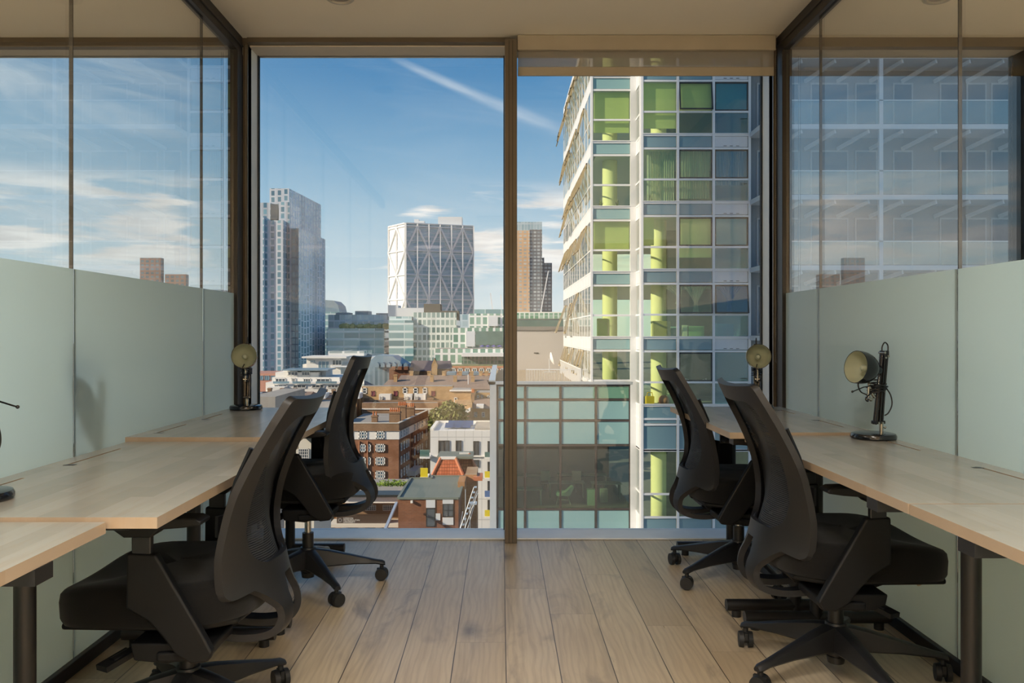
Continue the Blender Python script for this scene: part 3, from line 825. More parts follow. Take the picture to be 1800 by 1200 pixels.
# ================================================================== LAMPS
def make_lamp():
    """folded spring arm lamp; shade opens to -x"""
    r_ = empty('desk_lamp', (0, 0, 0))
    MB().lathe([(0, 0), (.076, 0), (.080, .004), (.080, .013), (.076, .020), (.066, .0225), (0, .0225)], 48).build('lamp_base', M['lamp_black'], r_, smooth=True, local=True)
    px = .036
    MB().cyl((px, 0, .022), (px, 0, .052), .0075, n=16).cyl((px, 0, .05), (px, 0, .075), .0045, n=12).cyl((px, -.004, .040), (px + .014, -.004, .040), .0028, n=8).ball((px + .014, -.004, .040), .0045).build('stem', M['brass'], r_, smooth=True, local=True)
    def arm(p, q, wdt, name):
        a = MB(); p = Vector(p); q = Vector(q)
        for yy in (-wdt, wdt): a.bar(p + Vector((0, yy, 0)), q + Vector((0, yy, 0)), .0065, .0065)
        o = a.build(name, M['lamp_black'], r_, bevel=.001, local=True)
        sp = MB(); L = 40; t0, t1 = .18, .55; pts = []
        for k in range(L * 4 + 1):
            f = t0 + (t1 - t0) * k / (L * 4); c = p.lerp(q, f); an = 2 * PI * k / 4
            pts.append(c + Vector((.0035 * math.cos(an), .0035 * math.sin(an), 0)))
        sp.tube(pts, .0009, 4); sp.tube([p, p.lerp(q, t0)], .001, 4); sp.tube([p.lerp(q, t1), q], .001, 4)
        sp.build('spring', M['brass'], o, smooth=True, local=True); return o
    arm((.030, 0, .060), (.052, 0, .315), .011, 'lower_arm')
    arm((.018, 0, .058), (.044, 0, .322), .011, 'lower_arm')
    arm((.040, .0, .310), (.006, 0, .052), .0055, 'upper_arm')
    arm((.058, .0, .300), (.034, 0, .075), .0055, 'upper_arm')
    j = MB(); j.obox((.050, 0, .316), (.010, 0, 0), (0, .014, 0), (0, 0, .010)); j.obox((.022, 0, .060), (.022, 0, 0), (0, .013, 0), (0, 0, .006))
    j.build('joint_plate', M['lamp_black'], r_, bevel=.002, local=True)
    b = MB()
    for x, z in ((.056, .305), (.040, .318), (.012, .058), (.030, .058), (.044, .300)): b.cyl((x, -.016, z), (x, .016, z), .0042, n=12)
    b.build('bolt', M['brass'], r_, smooth=True, local=True)
    # shade: hemisphere with a short neck, opening along -x, a little upward
    Rm = Matrix.Translation((-.045, 0, .262)) @ Matrix.Rotation(R(-90 + 8), 4, 'Y')
    prof = [(.0585, .036), (.0605, .036), (.0612, .020), (.0600, .004), (.055, -.014), (.046, -.030), (.034, -.041), (.022, -.047), (.020, -.060), (.0165, -.072), (0, -.073)]
    sh = MB().lathe(prof, 48, Rm).build('lamp_shade', M['lamp_black'], r_, smooth=True, local=True)
    inn = [(.0585, .0355), (.0590, .020), (.0578, .004), (.053, -.013), (.044, -.028), (.032, -.038), (.0, -.043)]
    MB().lathe(inn, 48, Rm).build('shade_lining', M['lamp_inner'], sh, smooth=True, local=True)
    MB().lathe([(0.0, .012), (.008, .010), (.014, .002), (.014, -.008), (.009, -.02), (.009, -.04)], 20, Rm).build('bulb', M['lamp_inner'], sh, smooth=True, local=True)
    # head joint and handle rod
    hj = MB(); hj.tube([(.006, 0, .052 + .10), (-.012, 0, .175), (-.020, 0, .205)], .006, 8); hj.cyl((-.022, -.012, .150), (-.022, .012, .150), .006, n=12)
    hj.cyl((-.024, 0, .140), (-.022, 0, .195), .0045, n=10); hj.ball((-.012, 0, .146), .008)
    hj.build('head_joint', M['brass'], r_, smooth=True, local=True)
    rod = MB(); rod.tube([(-.010, -.01, .198), (-.055, -.01, .192), (-.100, -.01, .178)], .0022, 6); rod.ball((-.104, -.01, .177), .0045); rod.build('handle_rod', M['lamp_black'], r_, smooth=True, local=True)
    # cable looped and wound round the arms
    cb = MB(); pts = []
    for k in range(90):
        an = 2 * PI * k / 15; f = k / 89
        pts.append((.026 + (.040 + .006 * math.sin(k)) * math.cos(an) * (1 - .25 * f) - .010, .026 * math.sin(an), .205 - .03 * f + .012 * math.sin(an * .5 + 1)))
    cb.tube(pts, .0026, 6)
    cb.build('cable', M['cable'], r_, smooth=True, local=True); cb = MB()
    cb.tube(catmull([(.040, 0, .318), (.040, 0, .340), (.052, 0, .356), (.066, 0, .345), (.066, 0, .320), (.060, 0, .300)], 6), .0024, 6)
    cb.build('cable', M['cable'], r_, smooth=True, local=True); cb = MB()
    cb.tube(catmull([(.045, -.012, .19), (.066, -.014, .16), (.072, -.014, .125), (.060, -.010, .095), (.046, -.006, .085)], 6), .0024, 6)
    cb.build('cable', M['cable'], r_, smooth=True, local=True); cb = MB()
    cb.tube(catmull([(-.036, .004, .225), (-.060, .01, .205), (-.050, .01, .175), (-.020, .01, .16), (-.034, -.01, .14), (-.046, -.012, .15), (-.02, -.012, .17), (.02, 0, .18)], 6), .0026, 6)
    cb.build('cable', M['cable'], r_, smooth=True, local=True)
    return r_
lamp0 = make_lamp()
def put_lamp(o, x, y, z, rz, label, group='folded black desk lamps'):
    o.location = (x, y, z); o.rotation_euler = (0, 0, R(rz)); tag(o, label, 'desk lamp', group); return o
put_lamp(lamp0, 1.383, 3.06, .7205, 18, 'black desk lamp folded up on the right middle desk')
put_lamp(copy_tree(lamp0), 1.30, 4.18, .7305, 78, 'black desk lamp by the window on the right, behind the chairs')
put_lamp(copy_tree(lamp0), -1.262, 4.09, .7345, 100, 'black desk lamp by the window on the left far desk')
nl = put_lamp(copy_tree(lamp0), -1.228, 1.93, .7205, 90, 'desk lamp at the left edge, only base rim and rod showing')
put_lamp(copy_tree(lamp0), -1.507, 2.74, .7255, 90, 'blurred desk lamp standing behind the left frosted glass')
put_lamp(copy_tree(lamp0), 1.635, 3.20, .7255, 60, 'blurred desk lamp standing behind the right frosted glass')

for k in [q for q in COL.objects if q.parent == nl and q.name.startswith('handle_rod')]:
    k.rotation_euler = (0, 0, PI / 2); k.location = (0, .012, .040)

# ================================================================== THE CITY OUTSIDE
G = -35.0                                  # street level below the office floor
def PX(x, d): return (x - 880) * d / F      # metres right of the camera for a sight line read off the photograph
def PZ(y, d): return EYE - (y - 586) * d / F

M['asphalt'] = simple('asphalt', (.16, .155, .15), .95, var=.25, scale=.02)
M['white_frame'] = simple('white_frame', (.74, .75, .76), .45, var=.04)
M['alu'] = simple('aluminium', (.66, .69, .71), .32, .55, var=.05)
M['spandrel'] = simple('frosted_spandrel', (.235, .40, .41), .22, var=.06, scale=.6)
M['spandrel_blue'] = simple('blue_spandrel', (.17, .29, .335), .22, var=.08, scale=.6)
M['white_panel'] = simple('white_panel', (.62, .65, .68), .45, var=.05)
M['dark_gasket'] = simple('dark_window_frame', (.03, .035, .035), .4)
M['cream'] = simple('cream_column', (.93, .86, .55), .7, var=.03)
M['room_wall'] = simple('room_wall', (.26, .30, .20), .9, var=.1)
M['room_floor'] = simple('room_floor', (.20, .17, .14), .8)
M['room_dark'] = simple('room_dark', (.10, .10, .09), .9, var=.3, scale=.7)
M['green_glass'] = glass('green_glass', (.88, .96, .80), .05)
M['blue_glass'] = glass('blue_glass', (.45, .70, .78), .10, gcol=(.75, .9, 1))
M['dark_glass'] = glass('dark_glass', (.70, .80, .68), .06)
M['side_glass'] = glass('side_glass', (.90, .94, .89), .12)
def curtain_mat():
    m, t, out = mat('net_curtain'); x, y, z = t.sep(t.node('ShaderNodeTexCoord').outputs['Object'])
    f = t.noise(t.comb(t.m('MULTIPLY', x, 16.0), 0, t.m('MULTIPLY', z, .8)), 1.0, 3)
    df = t.node('ShaderNodeBsdfDiffuse'); t.put(df.inputs[0], t.mix(f, (.45, .5, .46), (.85, .88, .82)))
    tl = t.node('ShaderNodeBsdfTranslucent'); t.put(tl.inputs[0], (.7, .74, .68))
    a = t.node('ShaderNodeMixShader'); a.inputs[0].default_value = .4; t.l.new(df.outputs[0], a.inputs[1]); t.l.new(tl.outputs[0], a.inputs[2])
    tr = t.node('ShaderNodeBsdfTransparent')
    b = t.node('ShaderNodeMixShader'); t.put(b.inputs[0], t.m('MULTIPLY_ADD', f, -.4, .32)); t.l.new(a.outputs[0], b.inputs[1]); t.l.new(tr.outputs[0], b.inputs[2])
    t.l.new(b.outputs[0], out.inputs[0]); return m
M['curtain'] = curtain_mat()
def shade_mat():
    m, t, out = mat('roller_shade')
    df = t.node('ShaderNodeBsdfDiffuse'); t.put(df.inputs[0], (.88, .88, .56)); tl = t.node('ShaderNodeBsdfTranslucent'); t.put(tl.inputs[0], (.90, .92, .55))
    a = t.node('ShaderNodeMixShader'); a.inputs[0].default_value = .5; t.l.new(df.outputs[0], a.inputs[1]); t.l.new(tl.outputs[0], a.inputs[2])
    t.l.new(a.outputs[0], out.inputs[0]); return m
M['shade'] = shade_mat()
M['leaf'] = simple('leaf', (.17, .19, .045), .6, var=.5, scale=.8)
M['leaf_bright'] = simple('hedge_leaf', (.22, .32, .05), .6, var=.4, scale=.8)
M['bark'] = simple('bark', (.12, .09, .06), .9)

gr = MB(); gr.box(-1500, 1500, YW + 3, 4000, G - 1, G); o = gr.build('ground', M['asphalt']); o['kind'] = 'structure'

# ------------------------------------------------------------------ green glazed tower opposite, right of the mullion
Y2, Y1, XS, YE = 37.0, 38.4, 4.22, 55.0       # front plane, set-back plane, left side, far end
tower = empty('glass_tower', (XS, Y1, G)); tag(tower, 'green glazed residential tower with white mullions filling the right hand window', 'building')
X2 = [6.33, 7.93, 9.53, 11.14]
XC = [4.24, 6.04]
lev = [-2.10 + 3.025 * k for k in range(0, 7)]     # top line of each spandrel
top = lev[-1]
body = MB()
for z in lev:                                       # floor slabs
    body.box(XS + .25, 11.1, Y1 + .25, YE - .2, z - .60, z - .10); body.box(6.33 + .15, 11.1, Y2 + .25, Y1 + .25, z - .60, z - .10)
body.build('floor_slab', M['white_panel'], tower)
MB().box(XS + 3.8, 11.1, Y1 + 3.9, Y1 + 4.1, -12, top).box(11.1, 11.22, Y2 + .1, YE, -12, top).build('core_wall', M['room_wall'], tower)
MB().box(6.25, 11.1, Y1 + .3, Y1 + 4, -13, -10.4).box(6.5, 11.1, Y2 + .3, Y1 + .3, -13, -10.4).build('lower_floor', M['room_floor'], tower)
for k, z in enumerate(lev[1:]):
    for (x, y) in ((5.25, Y1 + 1.3), (7.35, Y2 + 1.4)):
        c = MB().cyl((x, y, z - 3.02 + .0), (x, y, z - .60), .36, n=28); c.build('column', M['cream'], tower, smooth=True)
for x in (7.35,): MB().cyl((x, Y2 + 1.4, -12), (x, Y2 + 1.4, -2.7), .36, n=28).build('column', M['cream'], tower, smooth=True)
fr = MB()
mw, md = .055, .10
SUB = [0.0, .60, 1.985, 2.94]                     # rails below the top line: spandrel | upper light | lower light
for z in lev:
    for dz_ in SUB[:3]:
        fr.box(X2[0], 11.2, Y2 - md, Y2, z - dz_ - .055, z - dz_ + .03)
        if z > -1: fr.box(XC[0], XC[1], Y1 - md, Y1, z - dz_ - .055, z - dz_ + .03)
    fr.box(X2[0], 11.2, Y2 - md - .04, Y2, z + .03, z + .065); fr.box(XC[0] if z > -1 else XC[1], XC[1] + .3, Y1 - md - .04, Y1, z + .03, z + .065)
zb = -12.5
low = [-2.10, -2.96, -4.12, -6.07, -7.11, -8.2, -9.3, -11.3]     # lower rails
for z in low[1:]: fr.box(X2[0], 11.2, Y2 - md, Y2, z - .05, z + .04)
for x in X2: fr.box(x - mw, x + mw, Y2 - md - .02, Y2, zb, top)
fr.box(XC[0] - .06, XC[0] + .04, Y1 - md - .02, Y1 + .02, -1.2, top)
fr.box(XC[1] - .02, XC[1] + .30, Y1 - md - .03, Y1 + .02, zb, top)                      # wide white pier
fr.box(6.33 - .10, 6.33 + .02, Y2 - .06, Y2 + .06, zb, top)
for z in lev:                                                                             # the step between the planes
    for dz_ in SUB[:3]: fr.box(6.28, 6.33, Y2, Y1, z - dz_ - .05, z - dz_ + .03)
for z in low[1:]: fr.box(6.28, 6.33, Y2, Y1, z - .05, z + .04)
fr.build('facade_frame', M['white_frame'], tower)
def pane(x0, x1, y, z0, z1, m, name='window', parent=None, th=.012):
    return MB().box(x0, x1, y - th / 2, y + th / 2, z0, z1).build(name, m, parent or tower)
rs = random.Random(5)
vent = MB()
for k, z in enumerate(lev[1:], 1):
    zt, z1, z2, z3 = z - .06, z - .60, z - 1.985, z - 3.025 + .06
    for c in range(4):
        if c < 3: x0, x1, yy, d_ = X2[c] + mw, X2[c + 1] - mw, Y2, 0
        else: x0, x1, yy, d_ = XC[0] + .04, XC[1] - .02, Y1, 1
        m_sp = M['white_panel'] if c == 2 else (M['spandrel'] if c == 3 else M['spandrel_blue'])
        sp = MB().box(x0 + .02, x1 - .02, yy - .05, yy - .02, z1 + .06, zt); sp.build('spandrel_panel', m_sp, tower)
        if c == 2:
            for q in (-.28, 0, .28): vent.box((x0 + x1) / 2 + q - .07, (x0 + x1) / 2 + q + .07, yy - .056, yy - .049, z1 + .10, z1 + .125)
        gm = M['green_glass'] if c in (0, 3) else (M['green_glass'] if c == 1 else M['blue_glass'])
        if c == 1 and k in (1, 2): gm = M['green_glass'] if k == 2 else M['dark_glass']
        pane(x0 + .02, x1 - .02, yy - .04, z3, z2 - .06, gm)
        if c in (1, 2) and not (k == 1 and c == 2):
            tilt = {(5, 1): .16, (2, 1): .10, (2, 2): .14}.get((k, c), 0)
            w_ = MB(); z0_, z1_ = z2 + .04, z1 - .07; b_ = .055
            w_.mat(0).box(x0, x0 + b_, -.03, .03, z0_ - z1_, 0).box(x1 - b_, x1, -.03, .03, z0_ - z1_, 0).box(x0, x1, -.03, .03, -b_, 0).box(x0, x1, -.03, .03, z0_ - z1_, z0_ - z1_ + b_)
            w_.mat(1).box(x0 + b_, x1 - b_, -.006, .006, z0_ - z1_ + b_, -b_)
            rt = Matrix.Rotation(-tilt, 3, 'X')
            w_.v = [rt @ v + Vector((0, yy - .05, z1_)) for v in w_.v]
            w_.build('window', [M['dark_gasket'], gm], tower)
        else:
            pane(x0 + .02, x1 - .02, yy - .04, z2 + .04, z1 - .07, gm)
vent.build('vent_slot', M['dark_gasket'], tower)
# lower storeys: two frosted bands, then glazing
for c in range(3):
    x0, x1 = X2[c] + mw, X2[c + 1] - mw
    for z1, z0 in ((-2.10, -2.96), (-2.96, -4.12), (-7.11, -8.2), (-8.2, -9.3)):
        MB().box(x0 + .02, x1 - .02, Y2 - .05, Y2 - .02, z0 + .06, z1 - .07).build('spandrel_panel', M['spandrel_blue'], tower)
    for z1, z0 in ((-4.12, -6.07), (-6.07, -7.11), (-9.3, -11.3)):
        pane(x0 + .02, x1 - .02, Y2 - .04, z0 + .06, z1 - .07, M['green_glass'])
# glazed step between the planes
sg = MB(); sw_ = MB()
allz = sorted([(z, z - .60, 's') for z in lev[1:]] + [(z - .60, z - 3.025, 'g') for z in lev[1:]] + [(-2.10, -4.12, 's'), (-4.12, -7.11, 'g'), (-7.11, -9.3, 's')], reverse=True)
for z1, z0, ty in allz: (sg if ty == 'g' else sw_).box(6.295, 6.315, Y2 + .08, Y1 - .05, z0 + .05, z1 - .05)
sg.build('side_glazing', M['side_glass'], tower); sw_.build('side_panel', M['white_panel'], tower)

# life inside the rooms: shades, curtains, furniture
for (k, x0, x1, y, z1, z0) in ((5, 6.42, 7.88, Y2, .66, 2.70), (5, 4.35, 6.0, Y1, .66, 2.55), (3, 6.42, 6.9, Y2, .66, 1.9), (3, 4.35, 6.0, Y1, .66, 2.0), (3, 8.0, 9.48, Y2, .66, 2.45), (5, 8.0, 9.48, Y2, .66, 1.95), (5, 9.6, 11.05, Y2, .66, 1.95), (3, 9.6, 11.05, Y2, .66, 2.0)):
    z = lev[k]
    MB().box(x0, x1, y + .12, y + .135, z - z0, z - z1).build('window_shade', M['shade'], tower)
def curtain(x0, x1, y, zt, zb_, tie=None, n=40):
    mb = MB(); nz = 14
    for j in range(nz + 1):
        f = j / nz; z = zt + (zb_ - zt) * f
        if tie is None: a, b = x0, x1
        else:
            g = 1 - max(0, 1 - abs(f - .62) / .62) ** .7 * .90; g = g if f < .62 else .10 + .13 * (f - .62) / .38
            a, b = tie - (tie - x0) * g, tie + (x1 - tie) * g
        for i in range(n + 1): mb.v.append(Vector((a + (b - a) * i / n, y + .05 * math.sin(i * 1.9) * (1 if tie is None else .5) + (.02 if tie else 0), z)))
    for j in range(nz):
        for i in range(n):
            q = j * (n + 1) + i; mb.f.append([q, q + 1, q + n + 2, q + n + 1]); mb.mi.append(0)
    mb.build('curtain', M['curtain'], tower, smooth=True)
z = lev[4]
curtain(6.6, 7.85, Y2 + .3, z - .66, z - 2.9); curtain(8.0, 9.45, Y2 + .3, z - .66, z - 2.8); curtain(9.62, 11.0, Y2 + .3, z - .66, z - 2.2)
z = lev[2]
curtain(8.1, 9.4, Y2 + .14, z - .66, z - 1.95, tie=8.80); curtain(9.65, 11.0, Y2 + .14, z - .66, z - 1.95, tie=10.30); curtain(7.1, 8.3, Y2 + .2, z - .66, z - 1.5, tie=8.1)
def thing(name, label, cat, mb, m, **k):
    o = mb.build(name, m, None, **k); tag(o, label, cat); return o
def mm_(name, col, rough=.6):
    if name not in M: M[name] = simple(name, col, rough, var=.06)
    return M[name]
zf = lev[0]          # nursery floor (top of the slab)
fl = zf - .095
thing('toy_crate', 'yellow toy crate with a handle behind the tower window', 'toy', MB().box(6.62, 6.98, Y2 + .45, Y2 + .8, fl + .03, fl + .45).tube([(6.66, Y2 + .6, fl + .42), (6.7, Y2 + .6, fl + .62), (6.9, Y2 + .6, fl + .62), (6.94, Y2 + .6, fl + .42)], .02), mm_('toy_yellow', (.75, .50, .03)))
thing('toy_ball', 'pink ball lying beside the yellow crate inside the tower', 'ball', MB().ball((7.42, Y2 + .5, fl + .27), .24, 20, 14), mm_('toy_pink', (.72, .30, .25)), smooth=True)
thing('toy_ball', 'large pale green ball lying inside the tower window', 'ball', MB().ball((7.92 - .1, Y2 + .75, fl + .31), .29, 20, 14), mm_('toy_green', (.30, .45, .25)), smooth=True)
for (nm, lb, ct, x0, x1, z0, z1, y, mn, c_) in (
    ('storage_box', 'tall tan cabinet seen through the green tower window, third storey', 'cabinet', 6.95, 7.75, 0, .85, Y2 + .6, 'box_tan', (.36, .34, .14)),
    ('storage_box', 'pale teal box beside the tan cabinet in the tower', 'box', 7.8, 8.3, 0, .60, Y2 + 1.2, 'box_teal', (.20, .42, .36)),
    ('storage_box', 'green cardboard box behind the tower window', 'box', 8.55, 9.25, 0, .62, Y2 + .5, 'box_green', (.24, .50, .22)),
    ('storage_box', 'small white box left of the green box in the tower', 'box', 8.28, 8.5, 0, .66, Y2 + .5, 'box_white', (.55, .62, .52)),
    ('storage_box', 'wide pale green board behind the right tower window', 'box', 9.7, 10.6, 0, .72, Y2 + .5, 'box_mint', (.30, .55, .40)),
    ('storage_box', 'tall green cupboard in the narrow bay of the tower', 'cabinet', 4.62, 5.1, 0, 1.0, Y1 + .9, 'box_dark', (.12, .20, .06))):
    z0_ = lev[1] - .095
    thing(nm, lb, ct, MB().box(x0, x1, y, y + .35, z0_ + z0, z0_ + z1), mm_(mn, c_), bevel=.01)
# bunting and paper squares on the glass
bu = MB()
for k in range(9):
    x = 8.28 + k * .115; zc = zf + 1.05 + .05 * ((k - 4) / 4) ** 2 * 1.6
    bu.box(x, x + .07, Y2 + .10, Y2 + .105, zc + .93 - .93, zc + .06)
bu.build('bunting', mm_('paper', (.72, .76, .74)), tower)
for a in (0, 1):
    for b in (0, 1): MB().box(10.05 + a * .28, 10.27 + a * .28, Y2 - .028, Y2 - .024, zf + .65 + b * .24, zf + .83 + b * .24).build('paper_square', M['paper'], tower)
plant = MB()
for (x, y, z0_) in ((6.75, Y2 + .35, lev[3] - .095), (7.7, Y2 + .4, lev[3] - .095), (4.7, Y1 + .35, lev[3] - .095), (5.5, Y1 + .4, lev[3] - .095)):
    pl = empty('potted_plant', (x, y, z0_)); tag(pl, 'small potted plant on the tower sill at %s' % {6.75: 'the front bay, left', 7.7: 'the front bay, right', 4.7: 'the set back bay, left', 5.5: 'the set back bay, right'}[x], 'potted plant')
    MB().cyl((x, y, z0_), (x, y, z0_ + .14), .06, .08, 12).build('pot', mm_('pot_dark', (.05, .06, .05)), pl, smooth=True)
    lf = MB()
    for q in range(9):
        an = rs.random() * 6.28; h = .2 + rs.random() * .28; e = Vector((math.cos(an) * .16, math.sin(an) * .10, h))
        b0 = Vector((x, y, z0_ + .12)); t_ = Vector((-math.sin(an), math.cos(an), 0)) * .025
        lf.add([b0 - t_ * .3, b0 + t_ * .3, b0 + e * .6 + t_, b0 + e, b0 + e * .6 - t_], [(0, 1, 2, 3, 4)])
    lf.build('leaves', M['leaf'], pl)

# the long left side of the tower with its tilted windows
NB = 12; bw = (YE - Y1) / NB
sf = MB()
ZS = []
for z in lev: ZS += [z, z - .6, z - 1.985]
for z in ZS:
    if z > -1.3: sf.box(XS - .030, XS + .02, Y1, YE, z - .03, z + .02)
for j in range(NB + 1):
    sf.box(XS - .032, XS + .02, Y1 + j * bw - .04, Y1 + j * bw + .04, -1.2, top)
for j in range(NB * 2): sf.box(XS - .024, XS + .02, Y1 + (j + .5) * bw / 2 - .025, Y1 + (j + .5) * bw / 2 + .025, -1.2, top)
sf.box(XS - .10, XS + .02, Y1, YE, -1.25, -1.05)
sf.build('side_frame', M['white_frame'], tower)
sgl = MB(); ssp = MB()
for z in lev[1:]:
    sgl.box(XS - .022, XS - .012, Y1 + .05, YE, max(-1.1, z - 2.97), z - .64); ssp.box(XS - .022, XS - .01, Y1 + .05, YE, z - .56, z - .04)
sgl.build('side_glazing', M['side_glass'], tower); ssp.build('side_panel', M['white_panel'], tower)
M['tan_frame'] = simple('tan_frame', (.42, .34, .20), .5)
for k, z in enumerate(lev[1:], 1):
    for j in range(NB):
        if rs.random() < (.80 if k in (1, 3, 4, 5, 6) else .40):
            zt, zb2 = (z - .66, z - 1.95) if rs.random() < .7 else (z - 1.05, z - 2.9)
            y0, y1 = Y1 + j * bw + .09, Y1 + (j + 1) * bw - .09
            if y0 < Y1 + .3: continue
            a = .20 + rs.random() * .16
            w_ = MB(); h = zb2 - zt
            w_.mat(0).box(-.03, .03, y0, y0 + .06, h, 0).box(-.03, .03, y1 - .06, y1, h, 0).box(-.03, .03, y0, y1, -.06, 0).box(-.03, .03, y0, y1, h, h + .06)
            w_.mat(1).box(-.006, .006, y0 + .06, y1 - .06, h + .06, -.06)
            rt = Matrix.Rotation(a, 3, 'Y')
            w_.v = [rt @ v + Vector((XS - .06, 0, zt)) for v in w_.v]
            w_.build('tilted_window', [M['tan_frame'], M['side_glass']], tower)

# balconies at the right end of the tower
bal = empty('balcony_block', (17, Y2, G)); tag(bal, 'balconied wing of the glass tower, seen through the clear right partition', 'building')
BW = facade('balcony_wall', (.32, .38, .42), (.10, .17, .23), (.16, .25, .30), 1.52, 3.025, .60, .80, shift=(.2, -.93 + 35), grough=.1)
MB().box(11.25, 25, Y2 + .05, Y2 + .2, -12, top + 1).build('wall', mm_('balcony_wall_grey', (.20, .235, .27)), bal)
for k, z in enumerate(lev):
    MB().box(11.15, 25, Y2 - 1.62, Y2 + .05, z - .12, z + .09).build('balcony_slab', M['white_panel'], bal)
    bb = MB()
    for j in range(10):
        x = 12.2 + j * 1.45
        bb.bar((x, Y2 + .02, z - .62), (x + .75, Y2 - 1.5, z - .20), .10, .16)
    bb.build('bracket', M['white_panel'], bal); 
    MB().box(11.2, 25, Y2 - 1.58, Y2 - 1.56, z + .12, z + 1.10).build('balustrade', M['side_glass'], bal)
    MB().box(11.17, 25, Y2 - 1.60, Y2 - 1.54, z + 1.10, z + 1.14).build('handrail', M['alu'], bal)
    for j, (x, w_) in enumerate(((11.5, .8), (12.55, .85), (13.9, 1.7), (15.9, 1.0), (17.6, .9), (19.7, 1.0), (20.9, .9), (22.0, 1.8))):
        p_ = MB(); z0_, z1_ = z + .12, z + 2.35
        p_.mat(0).box(x, x + w_, Y2 - .0, Y2 + .06, z0_, z1_).mat(1).box(x + .07, x + w_ - .07, Y2 - .015, Y2 + .0, z0_ + .08, z1_ - .08)
        p_.build('balcony_door', [mm_('door_frame_grey', (.36, .40, .44)), mm_('door_blue_glass', (.04, .09, .14), .1)], bal)
MB().box(16.25, 16.42, Y2 - 1.6, Y2 - 1.45, -12, top).build('post', M['white_panel'], bal)

# ------------------------------------------------------------------ low office block joined to the tower
pod = empty('office_block', (-.48, Y1, G)); tag(pod, 'low office block with frosted teal panels and dark mullions under the gravel roof', 'building')
PXs = [-.16, 1.14, 2.78, 4.43, 6.02]
PZs = [-1.30, -1.96, -2.93, -4.08, -7.05, -8.4, -9.6]
pf = MB()
for x in PXs: pf.box(x - .045, x + .045, Y1 - .08, Y1 + .02, -12, -1.25)
for z in PZs: pf.box(PXs[0], PXs[-1] + .05, Y1 - .075, Y1 + .02, z - .045, z + .045)
pf.build('facade_frame', mm_('podium_mullion', (.055, .045, .04), .4), pod)
for i in range(4):
    x0, x1 = PXs[i] + .06, PXs[i + 1] - .06
    for a, b in ((0, 1), (1, 2), (2, 3), (4, 5), (5, 6)):
        MB().box(x0, x1, Y1 - .04, Y1 - .01, PZs[b] + .06, PZs[a] - .06).build('spandrel_panel', M['spandrel'], pod)
    MB().box(x0, x1, Y1 - .035, Y1 - .02, PZs[4] + .05, PZs[3] - .05).build('window', M['dark_glass'], pod)
MB().box(-.50, -.20, Y1 - .12, Y1 + .1, -12, -1.2).box(-.50, -.46, Y1 - .1, Y1 + 14, -12, -1.2).build('corner_pier', M['alu'], pod)
MB().box(-.55, XS + .0, Y1 - .14, Y1 + .20, -1.25, -1.12).box(XS, 6.10, Y1 - .14, Y1 + .0, -1.25, -1.12).box(-.55, -.25, Y1 - .14, YE + 2, -1.25, -1.05).build('parapet', M['alu'], pod)
M['gravel'] = simple('gravel', (.40, .32, .22), .95, var=.55, scale=14)
MB().box(-.46, XS - .1, Y1 + .2, YE + 2, -1.55, -1.42).build('gravel_roof', M['gravel'], pod)
MB().box(-.4, 6.2, Y1 + .1, Y1 + 9, -1.60, -1.56).box(-.4, 6.2, Y1 + 8.8, Y1 + 9, -7.1, -1.6).build('ceiling_slab', M['room_dark'], pod)
MB().box(-.4, 6.2, Y1 + .1, Y1 + 9, -7.4, -7.08).box(-.4, 6.2, Y1 + .06, Y1 + 9, -12, -8.4).build('office_floor', M['room_floor'], pod)
def simple_desk(x0, x1, y, lb, col):
    e = empty('office_desk', (x0, y, -7.08)); tag(e, lb, 'desk')
    MB().box(x0, x1, y, y + .8, -6.36, -6.33).build('desk_top', col, e)
    for a in (x0 + .05, x1 - .1): MB().box(a, a + .05, y + .05, y + .75, -7.08, -6.36).build('leg', col, e)
cd = mm_('office_white', (.50, .52, .45))
for i, (x0, x1, y) in enumerate(((.3, 2.0, Y1 + .9), (2.4, 4.2, Y1 + 2.6), (4.5, 6.0, Y1 + 2.4), (.4, 2.6, Y1 + 4.6), (3.0, 5.6, Y1 + 4.8))):
    simple_desk(x0, x1, y, 'desk inside the low office block, the one ' + ('at the window on the left', 'in the middle row, centre', 'in the middle row, right', 'at the back, left', 'at the back, right')[i], cd)
for i, (x, y) in enumerate(((2.3, Y1 + 4.0), (3.9, Y1 + 4.0))):
    e = empty('task_chair', (x, y, -7.08)); tag(e, 'office chair inside the low block, %s of the two' % ('left', 'right')[i], 'chair')
    MB().box(x - .24, x + .24, y, y + .05, -6.45, -5.95).build('backrest', cd, e, bevel=.03)
    MB().box(x - .25, x + .25, y - .05, y + .45, -6.62, -6.54).build('seat', M['room_dark'], e, bevel=.02)
    MB().cyl((x, y + .2, -7.08), (x, y + .2, -6.6), .03).build('stem', M['room_dark'], e)
e = empty('lounge_chair', (3.0, Y1 + 1.0, -7.08)); tag(e, 'pale tub chair behind the dark office window', 'chair')
MB().prism([(2.65, -6.62), (3.30, -6.62), (3.50, -6.18), (3.42, -6.16), (3.1, -6.42), (2.7, -6.45)], Y1 + .8, Y1 + 1.4, 'y').build('tub_seat', mm_('mint_fabric', (.30, .45, .32)), e, bevel=.04)
MB().bar((2.8, Y1 + 1.1, -6.62), (2.65, Y1 + 1.1, -7.08), .03).bar((3.2, Y1 + 1.1, -6.62), (3.35, Y1 + 1.1, -7.08), .03).bar((2.72, Y1 + 1.1, -6.84), (3.28, Y1 + 1.1, -6.84), .02).build('leg_frame', cd, e)
thing('storage_cabinet', 'pale green pedestal behind the dark office window', 'cabinet', MB().box(4.15, 4.55, Y1 + .9, Y1 + 1.4, -7.08, -6.35), M['mint_fabric'])
